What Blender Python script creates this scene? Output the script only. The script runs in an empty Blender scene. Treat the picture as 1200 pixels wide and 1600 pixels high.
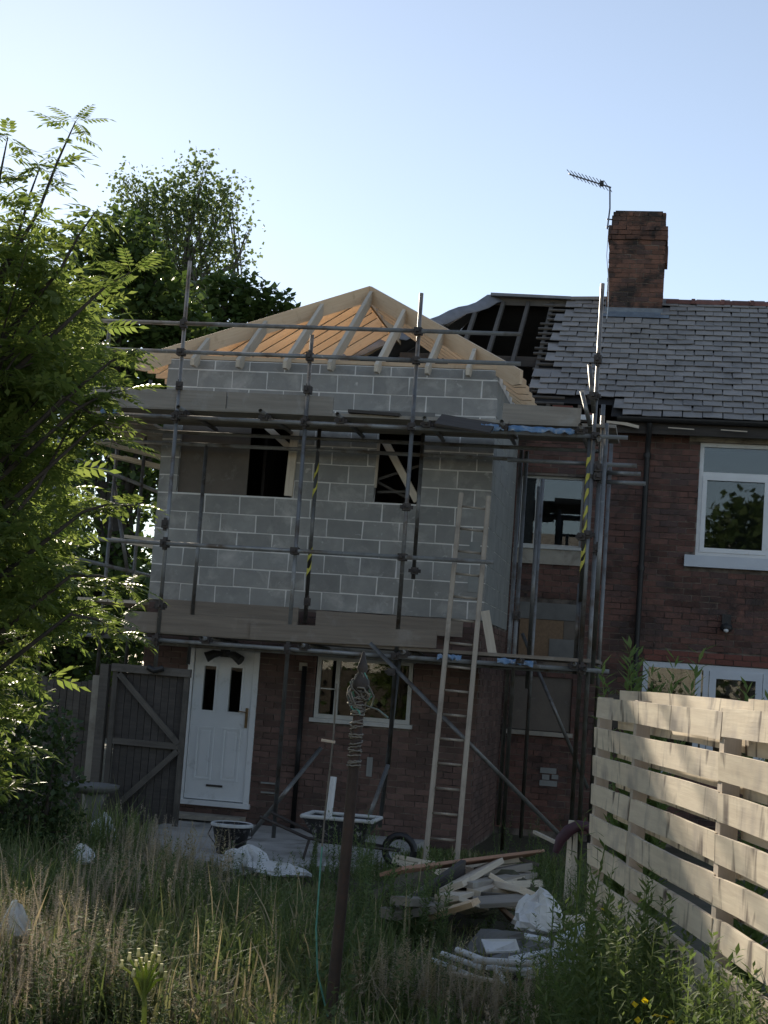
import bpy, math, random
import numpy as np
from mathutils import Vector, Matrix

random.seed(11)
rng = np.random.default_rng(11)
scene = bpy.context.scene
COL = scene.collection
R = math.radians

# ------------------------------------------------------------------ camera
CAM = np.array([2.1675, -18.968, 1.936]); YAW, PITCH, ROLL, FPX = -.1804, .1023, .0715, 2480.7
def cam_axes():
    cy, sy, cp, sp = math.cos(YAW), math.sin(YAW), math.cos(PITCH), math.sin(PITCH)
    f = np.array([sy*cp, cy*cp, sp]); r = np.array([cy, -sy, 0]); u = np.cross(r, f)
    c, s = math.cos(ROLL), math.sin(ROLL)
    return c*r+s*u, -s*r+c*u, f
AR, AU, AF = cam_axes()
cd = bpy.data.cameras.new('camera'); cam = bpy.data.objects.new('camera', cd); COL.objects.link(cam)
cd.sensor_fit = 'VERTICAL'; cd.sensor_height = 24.0; cd.lens = FPX/1600*24.0
cd.clip_start = .1; cd.clip_end = 3000
cam.matrix_world = Matrix(((AR[0], AU[0], -AF[0], CAM[0]), (AR[1], AU[1], -AF[1], CAM[1]), (AR[2], AU[2], -AF[2], CAM[2]), (0, 0, 0, 1)))
scene.camera = cam

# ------------------------------------------------------------------ sky, sun, exposure
SUN_EL, SUN_AZ = R(20.5), R(-26.0)          # azimuth from +Y, negative = left of it
world = bpy.data.worlds.new('World'); scene.world = world; world.use_nodes = True
wn = world.node_tree.nodes; wl = world.node_tree.links
sky = wn.new('ShaderNodeTexSky'); sky.sky_type = 'NISHITA'; sky.sun_disc = False
sky.sun_elevation = SUN_EL; sky.sun_rotation = SUN_AZ
sky.altitude = 0; sky.air_density = 1.0; sky.dust_density = .09; sky.ozone_density = 3.0
wn['Background'].inputs[1].default_value = .10
hz = wn.new('ShaderNodeHueSaturation'); hz.inputs['Saturation'].default_value = .68     # hazy evening air
wl.new(sky.outputs[0], hz.inputs['Color']); wl.new(hz.outputs[0], wn['Background'].inputs[0])
sd = bpy.data.lights.new('sun', 'SUN'); sun = bpy.data.objects.new('sun', sd); COL.objects.link(sun)
sd.energy = 4.5; sd.angle = R(.6); sd.color = (1, .88, .70)
sv = Vector((math.cos(SUN_EL)*math.sin(SUN_AZ), math.cos(SUN_EL)*math.cos(SUN_AZ), math.sin(SUN_EL)))
sun.rotation_euler = sv.to_track_quat('Z', 'Y').to_euler(); sun.location = sv*60
vs = scene.view_settings; vs.view_transform = 'Standard'; vs.look = 'None'; vs.gamma = 1; vs.exposure = .64

# ------------------------------------------------------------------ helpers
WL = {}
def put(o, parent=None, loc=(0, 0, 0)):
    """link o so that its world location is loc, under parent"""
    COL.objects.link(o); loc = Vector(loc); WL[o.name] = loc
    if parent is not None:
        o.parent = parent; o.location = loc-WL[parent.name]
    else: o.location = loc
    return o
def tag(o, label=None, cat=None, group=None, kind=None):
    if label: o['label'] = label
    if cat: o['category'] = cat
    if group: o['group'] = group
    if kind: o['kind'] = kind
    return o
def thing(name, loc, label, cat, group=None):
    e = bpy.data.objects.new(name, None); e.empty_display_size = .1
    return tag(put(e, None, loc), label, cat, group)
def mesh_np(name, V, F, mat, smooth=False):
    V = np.asarray(V, np.float32).reshape(-1, 3); F = np.asarray(F, np.int32); n = F.shape[1]
    me = bpy.data.meshes.new(name); me.vertices.add(len(V)); me.vertices.foreach_set('co', V.ravel())
    me.loops.add(F.size); me.loops.foreach_set('vertex_index', F.ravel())
    me.polygons.add(len(F)); me.polygons.foreach_set('loop_start', np.arange(len(F), dtype=np.int32)*n)
    if smooth: me.polygons.foreach_set('use_smooth', np.ones(len(F), bool))
    me.materials.append(mat); me.update(calc_edges=True); return me
class MB:
    def __init__(s): s.v = []; s.f = []; s.sm = []
    def add(s, vs, fs, sm=False):
        n = len(s.v); s.v += [tuple(v) for v in vs]; s.f += [tuple(i+n for i in f) for f in fs]; s.sm += [sm]*len(fs)
    def box(s, a, b):
        x0, y0, z0 = a; x1, y1, z1 = b
        s.add([(x0,y0,z0),(x1,y0,z0),(x1,y1,z0),(x0,y1,z0),(x0,y0,z1),(x1,y0,z1),(x1,y1,z1),(x0,y1,z1)],
              [(3,2,1,0),(4,5,6,7),(0,1,5,4),(1,2,6,5),(2,3,7,6),(3,0,4,7)])
        return s
    def quad(s, *p): s.add(p, [tuple(range(len(p)))]); return s
    def prism(s, poly, off):
        """poly: list of 3D points (convex or simple), extruded by off"""
        n = len(poly); off = Vector(off); q = [Vector(p) for p in poly]
        s.add(q+[p+off for p in q], [tuple(range(n))[::-1], tuple(range(n, 2*n))]+[(i, (i+1) % n, n+(i+1) % n, n+i) for i in range(n)])
        return s
    def tube(s, pts, r, n=8, caps=True, closed=False):
        pts = [Vector(p) for p in pts]; rs = r if isinstance(r, (list, tuple)) else [r]*len(pts)
        vs = []; up = None
        for i, p in enumerate(pts):
            d = (pts[min(i+1, len(pts)-1)]-pts[max(i-1, 0)]).normalized()
            if up is None or abs(up.dot(d)) > .98: up = Vector((0, 0, 1)) if abs(d.z) < .9 else Vector((1, 0, 0))
            a = d.cross(up).normalized(); b = a.cross(d).normalized(); up = b
            for k in range(n):
                t = 2*math.pi*k/n; vs.append(p+(a*math.cos(t)+b*math.sin(t))*rs[i])
        fs = []; m = len(pts)
        for i in range(m-1):
            for k in range(n): fs.append((i*n+k, (i+1)*n+k, (i+1)*n+(k+1) % n, i*n+(k+1) % n))
        s.add(vs, fs, True)
        if caps: s.add(vs[:n], [tuple(range(n))]); s.add(vs[-n:], [tuple(range(n))[::-1]])
        return s
    def lathe(s, prof, c, n=20, cap=True):
        vs = []; c = Vector(c)
        for (r, z) in prof:
            for k in range(n):
                t = 2*math.pi*k/n; vs.append(c+Vector((r*math.cos(t), r*math.sin(t), z)))
        fs = [(i*n+k, i*n+(k+1) % n, (i+1)*n+(k+1) % n, (i+1)*n+k) for i in range(len(prof)-1) for k in range(n)]
        s.add(vs, fs, True)
        return s
    def build(s, name, mat, parent=None, loc=None):
        """verts are world coordinates; origin at loc (default: parent's origin)"""
        if loc is None: loc = WL[parent.name] if parent is not None else (0, 0, 0)
        loc = Vector(loc); me = bpy.data.meshes.new(name)
        me.from_pydata([tuple(Vector(v)-loc) for v in s.v], [], s.f); me.materials.append(mat)
        me.polygons.foreach_set('use_smooth', s.sm); me.update()
        return put(bpy.data.objects.new(name, me), parent, loc)
_bc = {}
def beam_mesh(L, w, h, mat, jit=0.0, cham=.0):
    key = (round(L, 2), round(w, 3), round(h, 3), mat.name)
    if key in _bc and not jit: return _bc[key]
    a, b = w/2, h/2
    if cham:
        c = cham; ring = [(-a+c,-b),(a-c,-b),(a,-b+c),(a,b-c),(a-c,b),(-a+c,b),(-a,b-c),(-a,-b+c)]
    else: ring = [(-a,-b),(a,-b),(a,b),(-a,b)]
    n = len(ring); V = []
    for x in (0, L):
        for (y, z) in ring: V.append((x+random.uniform(-jit, jit), y+random.uniform(-jit, jit)*.3, z+random.uniform(-jit, jit)*.3))
    F = [tuple(range(n)), tuple(range(n, 2*n))[::-1]]+[(i, n+i, n+(i+1) % n, (i+1) % n) for i in range(n)]
    me = bpy.data.meshes.new('beam'); me.from_pydata(V, [], F); me.materials.append(mat); me.update()
    if not jit: _bc[key] = me
    return me
def orient(p0, p1, up=(0, 0, 1)):
    d = (Vector(p1)-Vector(p0)).normalized(); up = Vector(up)
    if abs(d.dot(up)) > .999: up = Vector((0, 1, 0))
    y = up.cross(d).normalized(); z = d.cross(y)
    return Matrix((d, y, z)).transposed()
def beam(name, p0, p1, w, h, mat, parent=None, up=(0, 0, 1), jit=0.0, cham=0.0, label=None, cat=None, group=None):
    """straight timber from p0 to p1: w across (horizontal), h along up"""
    o = bpy.data.objects.new(name, beam_mesh((Vector(p1)-Vector(p0)).length, w, h, mat, jit, cham))
    put(o, parent, p0); o.rotation_euler = orient(p0, p1, up).to_euler(); return tag(o, label, cat, group)
_tc = {}
def pole(name, p0, p1, mat, parent=None, r=.0242, n=10):
    L = (Vector(p1)-Vector(p0)).length; key = (round(L, 3), r, mat.name)
    if key not in _tc:
        m = MB(); vs = [(x, r*math.cos(2*math.pi*k/n), r*math.sin(2*math.pi*k/n)) for x in (0, L) for k in range(n)]
        q = [(x, .8*r*math.cos(2*math.pi*k/n), .8*r*math.sin(2*math.pi*k/n)) for x in (0.06, L-.06) for k in range(n)]
        fs = [(k, (k+1) % n, n+(k+1) % n, n+k) for k in range(n)]
        m.add(vs, fs, True)
        m.add(q, [tuple(range(n)), tuple(range(n, 2*n))])
        me = bpy.data.meshes.new('tube'); N0 = 2*n
        F = m.f+[(k, N0+k, N0+(k+1) % n, (k+1) % n) for k in range(n)]+[(n+k, n+(k+1) % n, N0+n+(k+1) % n, N0+n+k) for k in range(n)]
        me.from_pydata(m.v, [], F); me.materials.append(mat)
        me.polygons.foreach_set('use_smooth', [True]*n+[False]*(len(F)-n)); me.update(); _tc[key] = me
    o = bpy.data.objects.new(name, _tc[key]); put(o, parent, p0); o.rotation_euler = orient(p0, p1).to_euler(); return o
def ray(u, v): return (u-600)/FPX*AR-(v-800)/FPX*AU+AF
def P(u, v, x=None, y=None, z=None):
    """point of the photo ray on a real plane x=, y= or z="""
    d = ray(u, v); ax, val = (0, x) if x is not None else (1, y) if y is not None else (2, z)
    return Vector(CAM+d*(val-CAM[ax])/d[ax])
def seen_size(c):
    q = np.array(c)-CAM; return 1/np.dot(q, AF)
def in_view(c, m=40):
    q = np.array(c)-CAM; w = np.dot(q, AF); u = 600+FPX*np.dot(q, AR)/w; v = 800-FPX*np.dot(q, AU)/w
    return -m < u < 1200+m and -m < v < 1600+m

# ------------------------------------------------------------------ materials
def nodes(name):
    m = bpy.data.materials.new(name); m.use_nodes = True; nt = m.node_tree
    return m, nt, nt.nodes['Principled BSDF']
def nd(nt, t, **kw):
    n = nt.nodes.new(t)
    for k, v in kw.items():
        if k.startswith('i_'): n.inputs[int(k[2:]) if k[2:].isdigit() else k[2:].replace('_', ' ')].default_value = v
        else: setattr(n, k, v)
    return n
def rnd_value(nt):
    oi = nd(nt, 'ShaderNodeObjectInfo'); g = nd(nt, 'ShaderNodeNewGeometry')
    a = nd(nt, 'ShaderNodeMath', operation='ADD'); nt.links.new(oi.outputs['Random'], a.inputs[0]); nt.links.new(g.outputs['Random Per Island'], a.inputs[1])
    b = nd(nt, 'ShaderNodeMath', operation='FRACT'); nt.links.new(a.outputs[0], b.inputs[0]); return b.outputs[0]
def mixc(nt, a, b, fac, mode='MIX'):
    m = nd(nt, 'ShaderNodeMix', data_type='RGBA', blend_type=mode)
    for i, s in ((6, a), (7, b), (0, fac)):
        if isinstance(s, (tuple, list)): m.inputs[i].default_value = tuple(s)+((1,) if len(s) == 3 else ())
        elif isinstance(s, (int, float)): m.inputs[i].default_value = s
        else: nt.links.new(s, m.inputs[i])
    return m.outputs[2]
def ramp(nt, src, a, b):
    r = nd(nt, 'ShaderNodeMapRange', i_1=a, i_2=b); r.clamp = True; nt.links.new(src, r.inputs[0]); return r.outputs[0]
def noise(nt, co, scale, detail=4, rough=.6, dist=0.0):
    n = nd(nt, 'ShaderNodeTexNoise'); n.inputs['Scale'].default_value = scale; n.inputs['Detail'].default_value = detail
    n.inputs['Roughness'].default_value = rough; n.inputs['Distortion'].default_value = dist
    if co is not None: nt.links.new(co, n.inputs['Vector'])
    return n.outputs['Fac']
def surf(name, c1, c2, scale=6, rough=.8, bump=.2, bscale=60, rand=.0, c3=None, metal=0.0, dirt=None, grain=None, spec=.5, hue=None, rvar=.12, detail=5):
    """mottled surface: c1/c2 by noise, piece-to-piece variation rand, dirt=(colour, scale, lo, hi), grain=(sx,sy,sz) object-space stretch"""
    m, nt, bs = nodes(name)
    if grain:
        tc = nd(nt, 'ShaderNodeTexCoord'); mp = nd(nt, 'ShaderNodeMapping'); mp.inputs['Scale'].default_value = grain
        oi = nd(nt, 'ShaderNodeObjectInfo'); va = nd(nt, 'ShaderNodeVectorMath', operation='ADD'); sc = nd(nt, 'ShaderNodeMath', operation='MULTIPLY', i_1=37.0)
        nt.links.new(oi.outputs['Random'], sc.inputs[0]); nt.links.new(tc.outputs['Object'], mp.inputs['Vector'])
        nt.links.new(mp.outputs[0], va.inputs[0]); nt.links.new(sc.outputs[0], va.inputs[1]); co = va.outputs[0]
    else: co = None
    g = nd(nt, 'ShaderNodeNewGeometry'); wco = g.outputs['Position']
    if co is None: co = wco
    f1 = ramp(nt, noise(nt, co, scale, detail), .3, .7); col = mixc(nt, c1, c2, f1)
    rv = rnd_value(nt)
    if c3 is not None: col = mixc(nt, col, c3, ramp(nt, rv, .55, .95))
    if dirt:
        dcs = dirt if isinstance(dirt, list) else [dirt]
        for (dc, ds, lo, hi) in dcs: col = mixc(nt, col, dc, ramp(nt, noise(nt, wco, ds, 6, .65, .4), lo, hi))
    if rand:
        hs = nd(nt, 'ShaderNodeHueSaturation'); mr = nd(nt, 'ShaderNodeMapRange', i_3=1-rand, i_4=1+rand); nt.links.new(rv, mr.inputs[0])
        nt.links.new(mr.outputs[0], hs.inputs['Value']); nt.links.new(col, hs.inputs['Color']); col = hs.outputs[0]
    nt.links.new(col, bs.inputs['Base Color'])
    rr = nd(nt, 'ShaderNodeMapRange', i_3=max(0, rough-rvar), i_4=min(1, rough+rvar)); nt.links.new(noise(nt, wco, scale*2.3, 4), rr.inputs[0]); nt.links.new(rr.outputs[0], bs.inputs['Roughness'])
    bs.inputs['Metallic'].default_value = metal; bs.inputs['Specular IOR Level'].default_value = spec
    if bump:
        b = nd(nt, 'ShaderNodeBump', i_Strength=bump, i_Distance=.01); nt.links.new(noise(nt, co if grain else wco, bscale, 5, .65), b.inputs['Height']); nt.links.new(b.outputs[0], bs.inputs['Normal'])
    return m
def leafmat(name, c1, c2, trans=.45, rough=.5, c3=None, spec=.35):
    m, nt, bs = nodes(name); out = nt.nodes['Material Output']
    rv = rnd_value(nt); col = mixc(nt, c1, c2, rv)
    if c3 is not None:
        g = nd(nt, 'ShaderNodeNewGeometry'); col = mixc(nt, col, c3, ramp(nt, noise(nt, g.outputs['Position'], 1.1, 3), .5, .68))
    nt.links.new(col, bs.inputs['Base Color']); bs.inputs['Roughness'].default_value = rough; bs.inputs['Specular IOR Level'].default_value = spec
    tr = nd(nt, 'ShaderNodeBsdfTranslucent'); hs = nd(nt, 'ShaderNodeHueSaturation', i_Saturation=1.1, i_Value=1.6); hs.inputs['Hue'].default_value = .492
    nt.links.new(col, hs.inputs['Color']); nt.links.new(hs.outputs[0], tr.inputs['Color'])
    mx = nd(nt, 'ShaderNodeMixShader', i_0=trans); nt.links.new(bs.outputs[0], mx.inputs[1]); nt.links.new(tr.outputs[0], mx.inputs[2]); nt.links.new(mx.outputs[0], out.inputs[0])
    return m
def glassmat(name, tint=(.75, .8, .8), ior=1.7):
    m, nt, bs = nodes(name); out = nt.nodes['Material Output']; nt.nodes.remove(bs)
    t = nd(nt, 'ShaderNodeBsdfTransparent'); t.inputs[0].default_value = tint+(1,); g = nd(nt, 'ShaderNodeBsdfGlossy'); g.inputs['Roughness'].default_value = .015
    f = nd(nt, 'ShaderNodeFresnel', i_0=ior); mx = nd(nt, 'ShaderNodeMixShader')
    nt.links.new(f.outputs[0], mx.inputs[0]); nt.links.new(t.outputs[0], mx.inputs[1]); nt.links.new(g.outputs[0], mx.inputs[2]); nt.links.new(mx.outputs[0], out.inputs[0])
    return m
M = {}
M['brick'] = surf('old_brick', (.205, .10, .074), (.13, .07, .056), 9, .85, .5, 90, .4, c3=(.075, .048, .042), dirt=[((.035, .028, .025), 2.2, .48, .68), ((.30, .25, .21), 23, .66, .76)])
M['brick_low'] = surf('dark_brick', (.175, .105, .084), (.125, .078, .064), 9, .85, .4, 90, .25, dirt=((.085, .058, .048), 1.5, .45, .7))
M['brick_new'] = surf('clean_brick', (.20, .075, .055), (.16, .06, .045), 12, .8, .3, 110, .2)
M['brick_chim'] = surf('sooty_brick', (.24, .115, .075), (.155, .08, .055), 9, .88, .5, 90, .35, c3=(.075, .045, .038), dirt=[((.035, .026, .022), 3.0, .46, .62), ((.34, .28, .23), 20, .66, .74)])
M['mortar'] = surf('old_mortar', (.27, .225, .185), (.17, .14, .115), 8, .95, .5, 120, dirt=((.05, .04, .034), 2.6, .42, .62))
M['mortar_new'] = surf('pale_mortar', (.86, .835, .78), (.72, .70, .65), 10, .95, .4, 150)
M['block'] = surf('concrete_block', (.36, .352, .322), (.285, .28, .26), 5, .93, .6, 140, .14, dirt=[((.52, .495, .45), 2.6, .52, .72), ((.26, .25, .225), 1.3, .55, .8), ((.58, .56, .52), 9, .62, .72), ((.2, .2, .185), 28, .62, .8)])
M['render_coat'] = surf('thin_render', (.33, .335, .31), (.25, .255, .24), 3, .95, .4, 80)
M['slate'] = surf('roof_slate', (.32, .295, .265), (.245, .228, .21), 5, .62, .3, 60, .17, c3=(.29, .265, .24), dirt=[((.37, .345, .30), 10, .58, .75), ((.17, .16, .15), 2.2, .48, .72), ((.16, .17, .10), 6, .62, .8)], spec=.6, rvar=.15)
M['felt'] = surf('grey_felt', (.25, .25, .27), (.17, .175, .19), 6, .6, .5, 14)
M['felt_dark'] = surf('black_felt', (.018, .017, .017), (.028, .026, .025), 5, .95, .3, 20)
M['lead'] = surf('lead_flashing', (.20, .235, .27), (.13, .15, .175), 9, .5, .3, 30)
M['ridge'] = surf('ridge_tile', (.20, .085, .065), (.12, .06, .05), 10, .8, .3, 60, .2)
M['wood_new'] = surf('new_timber', (.74, .56, .37), (.66, .47, .29), 2.2, .7, .25, 3, .10, grain=(1.2, 22, 22), dirt=((.50, .33, .19), 6, .58, .8))
M['wood_pale'] = surf('sawn_timber', (.66, .575, .45), (.55, .465, .35), 2.0, .75, .25, 3, .15, grain=(1.2, 22, 22), dirt=((.28, .235, .19), 4, .6, .85))
M['wood_ladder'] = surf('ladder_timber', (.46, .395, .31), (.36, .30, .235), 2.0, .8, .25, 3, .15, grain=(1.2, 22, 22), dirt=((.25, .215, .17), 4, .5, .75))
M['stone_render'] = surf('pale_render', (.62, .58, .50), (.54, .50, .43), 2, .9, .2, 40)
M['wood_red'] = surf('reddish_plank', (.40, .22, .14), (.33, .175, .11), 2.0, .7, .2, 3, .1, grain=(1, 20, 20))
M['wood_grey'] = surf('weathered_timber', (.135, .12, .10), (.085, .074, .063), 2.0, .85, .5, 3, .2, grain=(1.0, 18, 18), dirt=((.055, .05, .04), 4, .5, .75))
M['wood_dark'] = surf('dark_timber', (.085, .074, .064), (.05, .044, .039), 2, .85, .4, 3, .2, grain=(1, 16, 16))
M['board'] = surf('scaffold_board', (.34, .305, .255), (.25, .222, .185), 1.8, .85, .4, 3, .12, grain=(.8, 16, 16), dirt=((.40, .385, .35), 3, .52, .78))
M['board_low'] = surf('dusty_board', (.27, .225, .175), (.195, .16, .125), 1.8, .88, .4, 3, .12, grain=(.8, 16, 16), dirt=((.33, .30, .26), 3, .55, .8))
M['steel'] = surf('galvanised_tube', (.33, .33, .32), (.22, .225, .22), 4, .55, .15, 40, .2, metal=.45, dirt=[((.15, .115, .085), 3.5, .48, .68), ((.50, .49, .46), 16, .62, .74)])
M['coupler'] = surf('scaffold_coupler', (.10, .085, .075), (.06, .052, .048), 12, .65, .3, 60, metal=.5)
M['fence'] = surf('pale_fence_board', (.60, .505, .40), (.50, .41, .315), 1.8, .8, .3, 3, .1, grain=(.8, 14, 14), dirt=[((.42, .335, .25), 3.4, .52, .8)])
M['upvc'] = surf('white_upvc', (.80, .81, .80), (.72, .73, .72), 3, .35, 0, 1, rvar=.05, dirt=((.55, .53, .48), 7, .6, .85))
M['upvc_dirty'] = surf('grubby_upvc', (.62, .62, .58), (.48, .48, .45), 4, .45, 0, 1, dirt=((.28, .26, .22), 6, .55, .8))
M['door'] = surf('white_door', (.84, .86, .86), (.78, .80, .80), 2.5, .38, 0, 1, dirt=((.46, .46, .43), 5, .58, .85))
M['stone'] = surf('sandstone', (.44, .40, .33), (.33, .30, .245), 6, .9, .4, 80, dirt=((.17, .15, .125), 4, .5, .75))
M['sillpaint'] = surf('painted_sill', (.66, .70, .74), (.58, .62, .66), 4, .55, .1, 40)
M['concrete'] = surf('patio_concrete', (.52, .50, .46), (.40, .385, .355), 2.2, .92, .4, 60, dirt=[((.18, .165, .14), 1.6, .5, .72), ((.55, .54, .5), 9, .6, .78)])
M['black'] = surf('black_plastic', (.012, .012, .013), (.022, .021, .021), 8, .45, .1, 40)
M['black_muck'] = surf('mortar_splashed_plastic', (.016, .016, .017), (.028, .027, .027), 8, .5, .2, 40, dirt=((.42, .41, .39), 17, .56, .68))
M['splash'] = surf('dried_mortar', (.60, .61, .59), (.45, .46, .45), 12, .9, .4, 60)
M['plastic_white'] = surf('white_plastic', (.72, .73, .72), (.60, .61, .60), 5, .4, .2, 12, dirt=((.35, .34, .30), 6, .58, .8))
M['sack'] = surf('polythene_sack', (.74, .74, .72), (.62, .62, .60), 6, .35, .5, 18, dirt=((.36, .33, .28), 7, .6, .78))
M['rust'] = surf('rusty_post', (.10, .072, .058), (.06, .046, .039), 9, .85, .5, 60, dirt=((.12, .06, .035), 14, .55, .75))
M['rope'] = surf('frayed_rope', (.27, .25, .21), (.16, .15, .125), 30, .9, .3, 200, .3)
M['rope_green'] = surf('green_line', (.16, .42, .33), (.10, .30, .24), 30, .7, .2, 200)
M['blue'] = surf('blue_polythene', (.08, .19, .36), (.22, .33, .47), 9, .45, .5, 25, dirt=((.45, .47, .48), 12, .52, .66))
M['yellow'] = surf('yellow_tape', (.62, .56, .08), (.52, .46, .06), 8, .5, .1, 30)
M['maroon'] = surf('maroon_sleeve', (.07, .024, .034), (.045, .018, .024), 8, .6, .3, 40)
M['chipboard'] = surf('chipboard', (.26, .17, .10), (.19, .125, .075), 30, .85, .3, 120, dirt=((.16, .10, .06), 2, .5, .75))
M['plaster'] = surf('plaster_panel', (.185, .155, .125), (.135, .115, .094), 3, .95, .4, 30, dirt=((.26, .235, .205), 6, .6, .8))
M['greyboard'] = surf('grey_panel', (.20, .195, .18), (.14, .137, .127), 4, .9, .2, 40)
M['cast'] = surf('black_iron', (.018, .018, .018), (.03, .029, .028), 8, .55, .2, 40)
M['aerial'] = surf('aerial_alloy', (.16, .17, .19), (.10, .105, .12), 8, .45, 0, 1, metal=.6)
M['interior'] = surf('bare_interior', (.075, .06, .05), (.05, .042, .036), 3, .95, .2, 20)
M['glass'] = glassmat('window_glass')
M['handle'] = surf('brass_handle', (.30, .22, .12), (.22, .16, .09), 9, .35, 0, 1, metal=.8)
M['soil'] = surf('garden_soil', (.085, .068, .045), (.055, .062, .028), 1.7, .97, .8, 16, dirt=((.12, .10, .065), 3, .5, .72))
M['bark'] = surf('tree_bark', (.085, .07, .055), (.05, .043, .036), 6, .92, .7, 25)
M['bark_pale'] = surf('pale_bark', (.17, .155, .135), (.10, .09, .078), 6, .9, .6, 25)
M['leaf_ash'] = leafmat('ash_leaf', (.105, .155, .042), (.185, .23, .07), .56, .45)
M['leaf_birch'] = leafmat('poplar_leaf', (.085, .13, .045), (.15, .19, .08), .42, .45)
M['leaf_dark'] = leafmat('sycamore_leaf', (.045, .08, .022), (.09, .13, .038), .38, .45)
M['leaf_hedge'] = leafmat('hedge_leaf', (.04, .072, .025), (.075, .11, .038), .3, .5)
M['grass'] = leafmat('long_grass', (.095, .145, .045), (.19, .225, .085), .3, .6, c3=(.26, .245, .13), spec=.2)
M['straw'] = leafmat('dry_grass', (.44, .37, .24), (.30, .27, .15), .3, .7, spec=.15)
M['seed'] = leafmat('grass_seed_head', (.48, .40, .32), (.40, .36, .25), .3, .8, spec=.1)
M['weed'] = leafmat('weed_leaf', (.095, .145, .055), (.165, .205, .09), .3, .7, spec=.08)
M['weed_light'] = leafmat('willowherb_leaf', (.10, .155, .05), (.16, .21, .075), .4, .7, spec=.1)
M['sow'] = leafmat('sowthistle', (.24, .32, .07), (.36, .40, .14), .4, .55)
M['flower'] = leafmat('yellow_flower', (.65, .50, .02), (.72, .60, .04), .3, .6)
M['bud'] = leafmat('pale_bud', (.55, .55, .32), (.66, .64, .45), .3, .7)

# ------------------------------------------------------------------ masonry tools
_mc = {}
def piece_mesh(w, d, h, mat, var=0, jit=.003):
    key = (round(w, 2), round(d, 3), round(h, 3), mat.name, var)
    if key in _mc: return _mc[key]
    rs = random.Random(str(key)); j = lambda s=1: rs.uniform(-jit, jit)*s
    V = [(x+j(), y+j(.12), z+j()) for (x, y, z) in ((0,0,0),(w,0,0),(w,d,0),(0,d,0),(0,0,h),(w,0,h),(w,d,h),(0,d,h))]
    F = [(3,2,1,0),(4,5,6,7),(0,1,5,4),(1,2,6,5),(2,3,7,6),(3,0,4,7)]
    me = bpy.data.meshes.new('piece'); me.from_pydata(V, [], F); me.materials.append(mat); me.update(); _mc[key] = me; return me
def cut(a, b, holes):
    """interval a..b minus holes"""
    segs = [(a, b)]
    for (h0, h1) in holes:
        out = []
        for (s, e) in segs:
            if h1 <= s or h0 >= e: out.append((s, e)); continue
            if s < h0: out.append((s, h0))
            if h1 < e: out.append((h1, e))
        segs = out
    return segs
def masonry(name, parent, axis, plane, u0, u1, z0, z1, pitch, course, joint, depth, mat, holes=(), maxobj=300, proud=.004, off=0.0, jit=.003, mat2=None, drop=0.0, phase=0.0):
    """bricks or blocks on a wall: axis 'y' faces -Y at y=plane, axis 'x' faces +X at x=plane. Biggest ones in view become objects, the rest one stuff part"""
    L = []; n = int(math.ceil((z1-z0)/course-1e-6))
    for i in range(n):
        za = z0+i*course; zb = min(za+course, z1)-joint
        if zb-za < .02: continue
        hs = [(h[0], h[1]) for h in holes if h[2] < zb-.01 and h[3] > za+.01]
        o = off+(pitch/2 if i % 2 else 0)+random.uniform(-.01, .01)*(pitch < .3)
        k = math.floor((u0-o)/pitch)-1
        while o+k*pitch < u1:
            a, b = max(u0, o+k*pitch), min(u1, o+(k+1)*pitch-joint); k += 1
            if b-a < .015: continue
            for (s, e) in cut(a, b, hs):
                if e-s < .015 or random.random() < drop: continue
                L.append((s, e, za, zb-za))
    recs = []
    for (s, e, za, h) in L:
        pr = random.uniform(-proud, proud)
        c = (s, plane+pr, za) if axis == 'y' else (plane+pr, s, za)
        recs.append((c, e-s, h))
    vis = [r for r in recs if in_view(r[0])]; vis.sort(key=lambda r: -seen_size(r[0])*r[1])
    chosen = vis[:maxobj]; ids = set(id(r) for r in chosen); rest = [r for r in recs if id(r) not in ids]
    for (c, w, h) in chosen:
        o = bpy.data.objects.new(name, piece_mesh(w, depth, h, mat2 if mat2 and random.random() < .12 else mat, random.randrange(4), jit)); put(o, parent, c)
        if axis == 'x': o.rotation_euler = (0, 0, math.pi/2)
    if rest:
        m = MB()
        for (c, w, h) in rest:
            if axis == 'y': m.box(c, (c[0]+w, c[1]+depth, c[2]+h))
            else: m.box((c[0]-depth, c[1], c[2]), (c[0], c[1]+w, c[2]+h))
        tag(m.build(name, mat, parent), kind='stuff')
def panel(m, axis, p0, p1, u0, u1, z0, z1, holes=()):
    """solid wall slab between planes p0 and p1 with rectangular holes"""
    zs = sorted(set([z0, z1]+[z for h in holes for z in (h[2], h[3]) if z0 < z < z1]))
    for a, b in zip(zs, zs[1:]):
        hs = [(h[0], h[1]) for h in holes if h[2] < b-1e-4 and h[3] > a+1e-4]
        for (s, e) in cut(u0, u1, hs):
            if axis == 'y': m.box((s, p0, a), (e, p1, b))
            else: m.box((p0, s, a), (p1, e, b))
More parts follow.
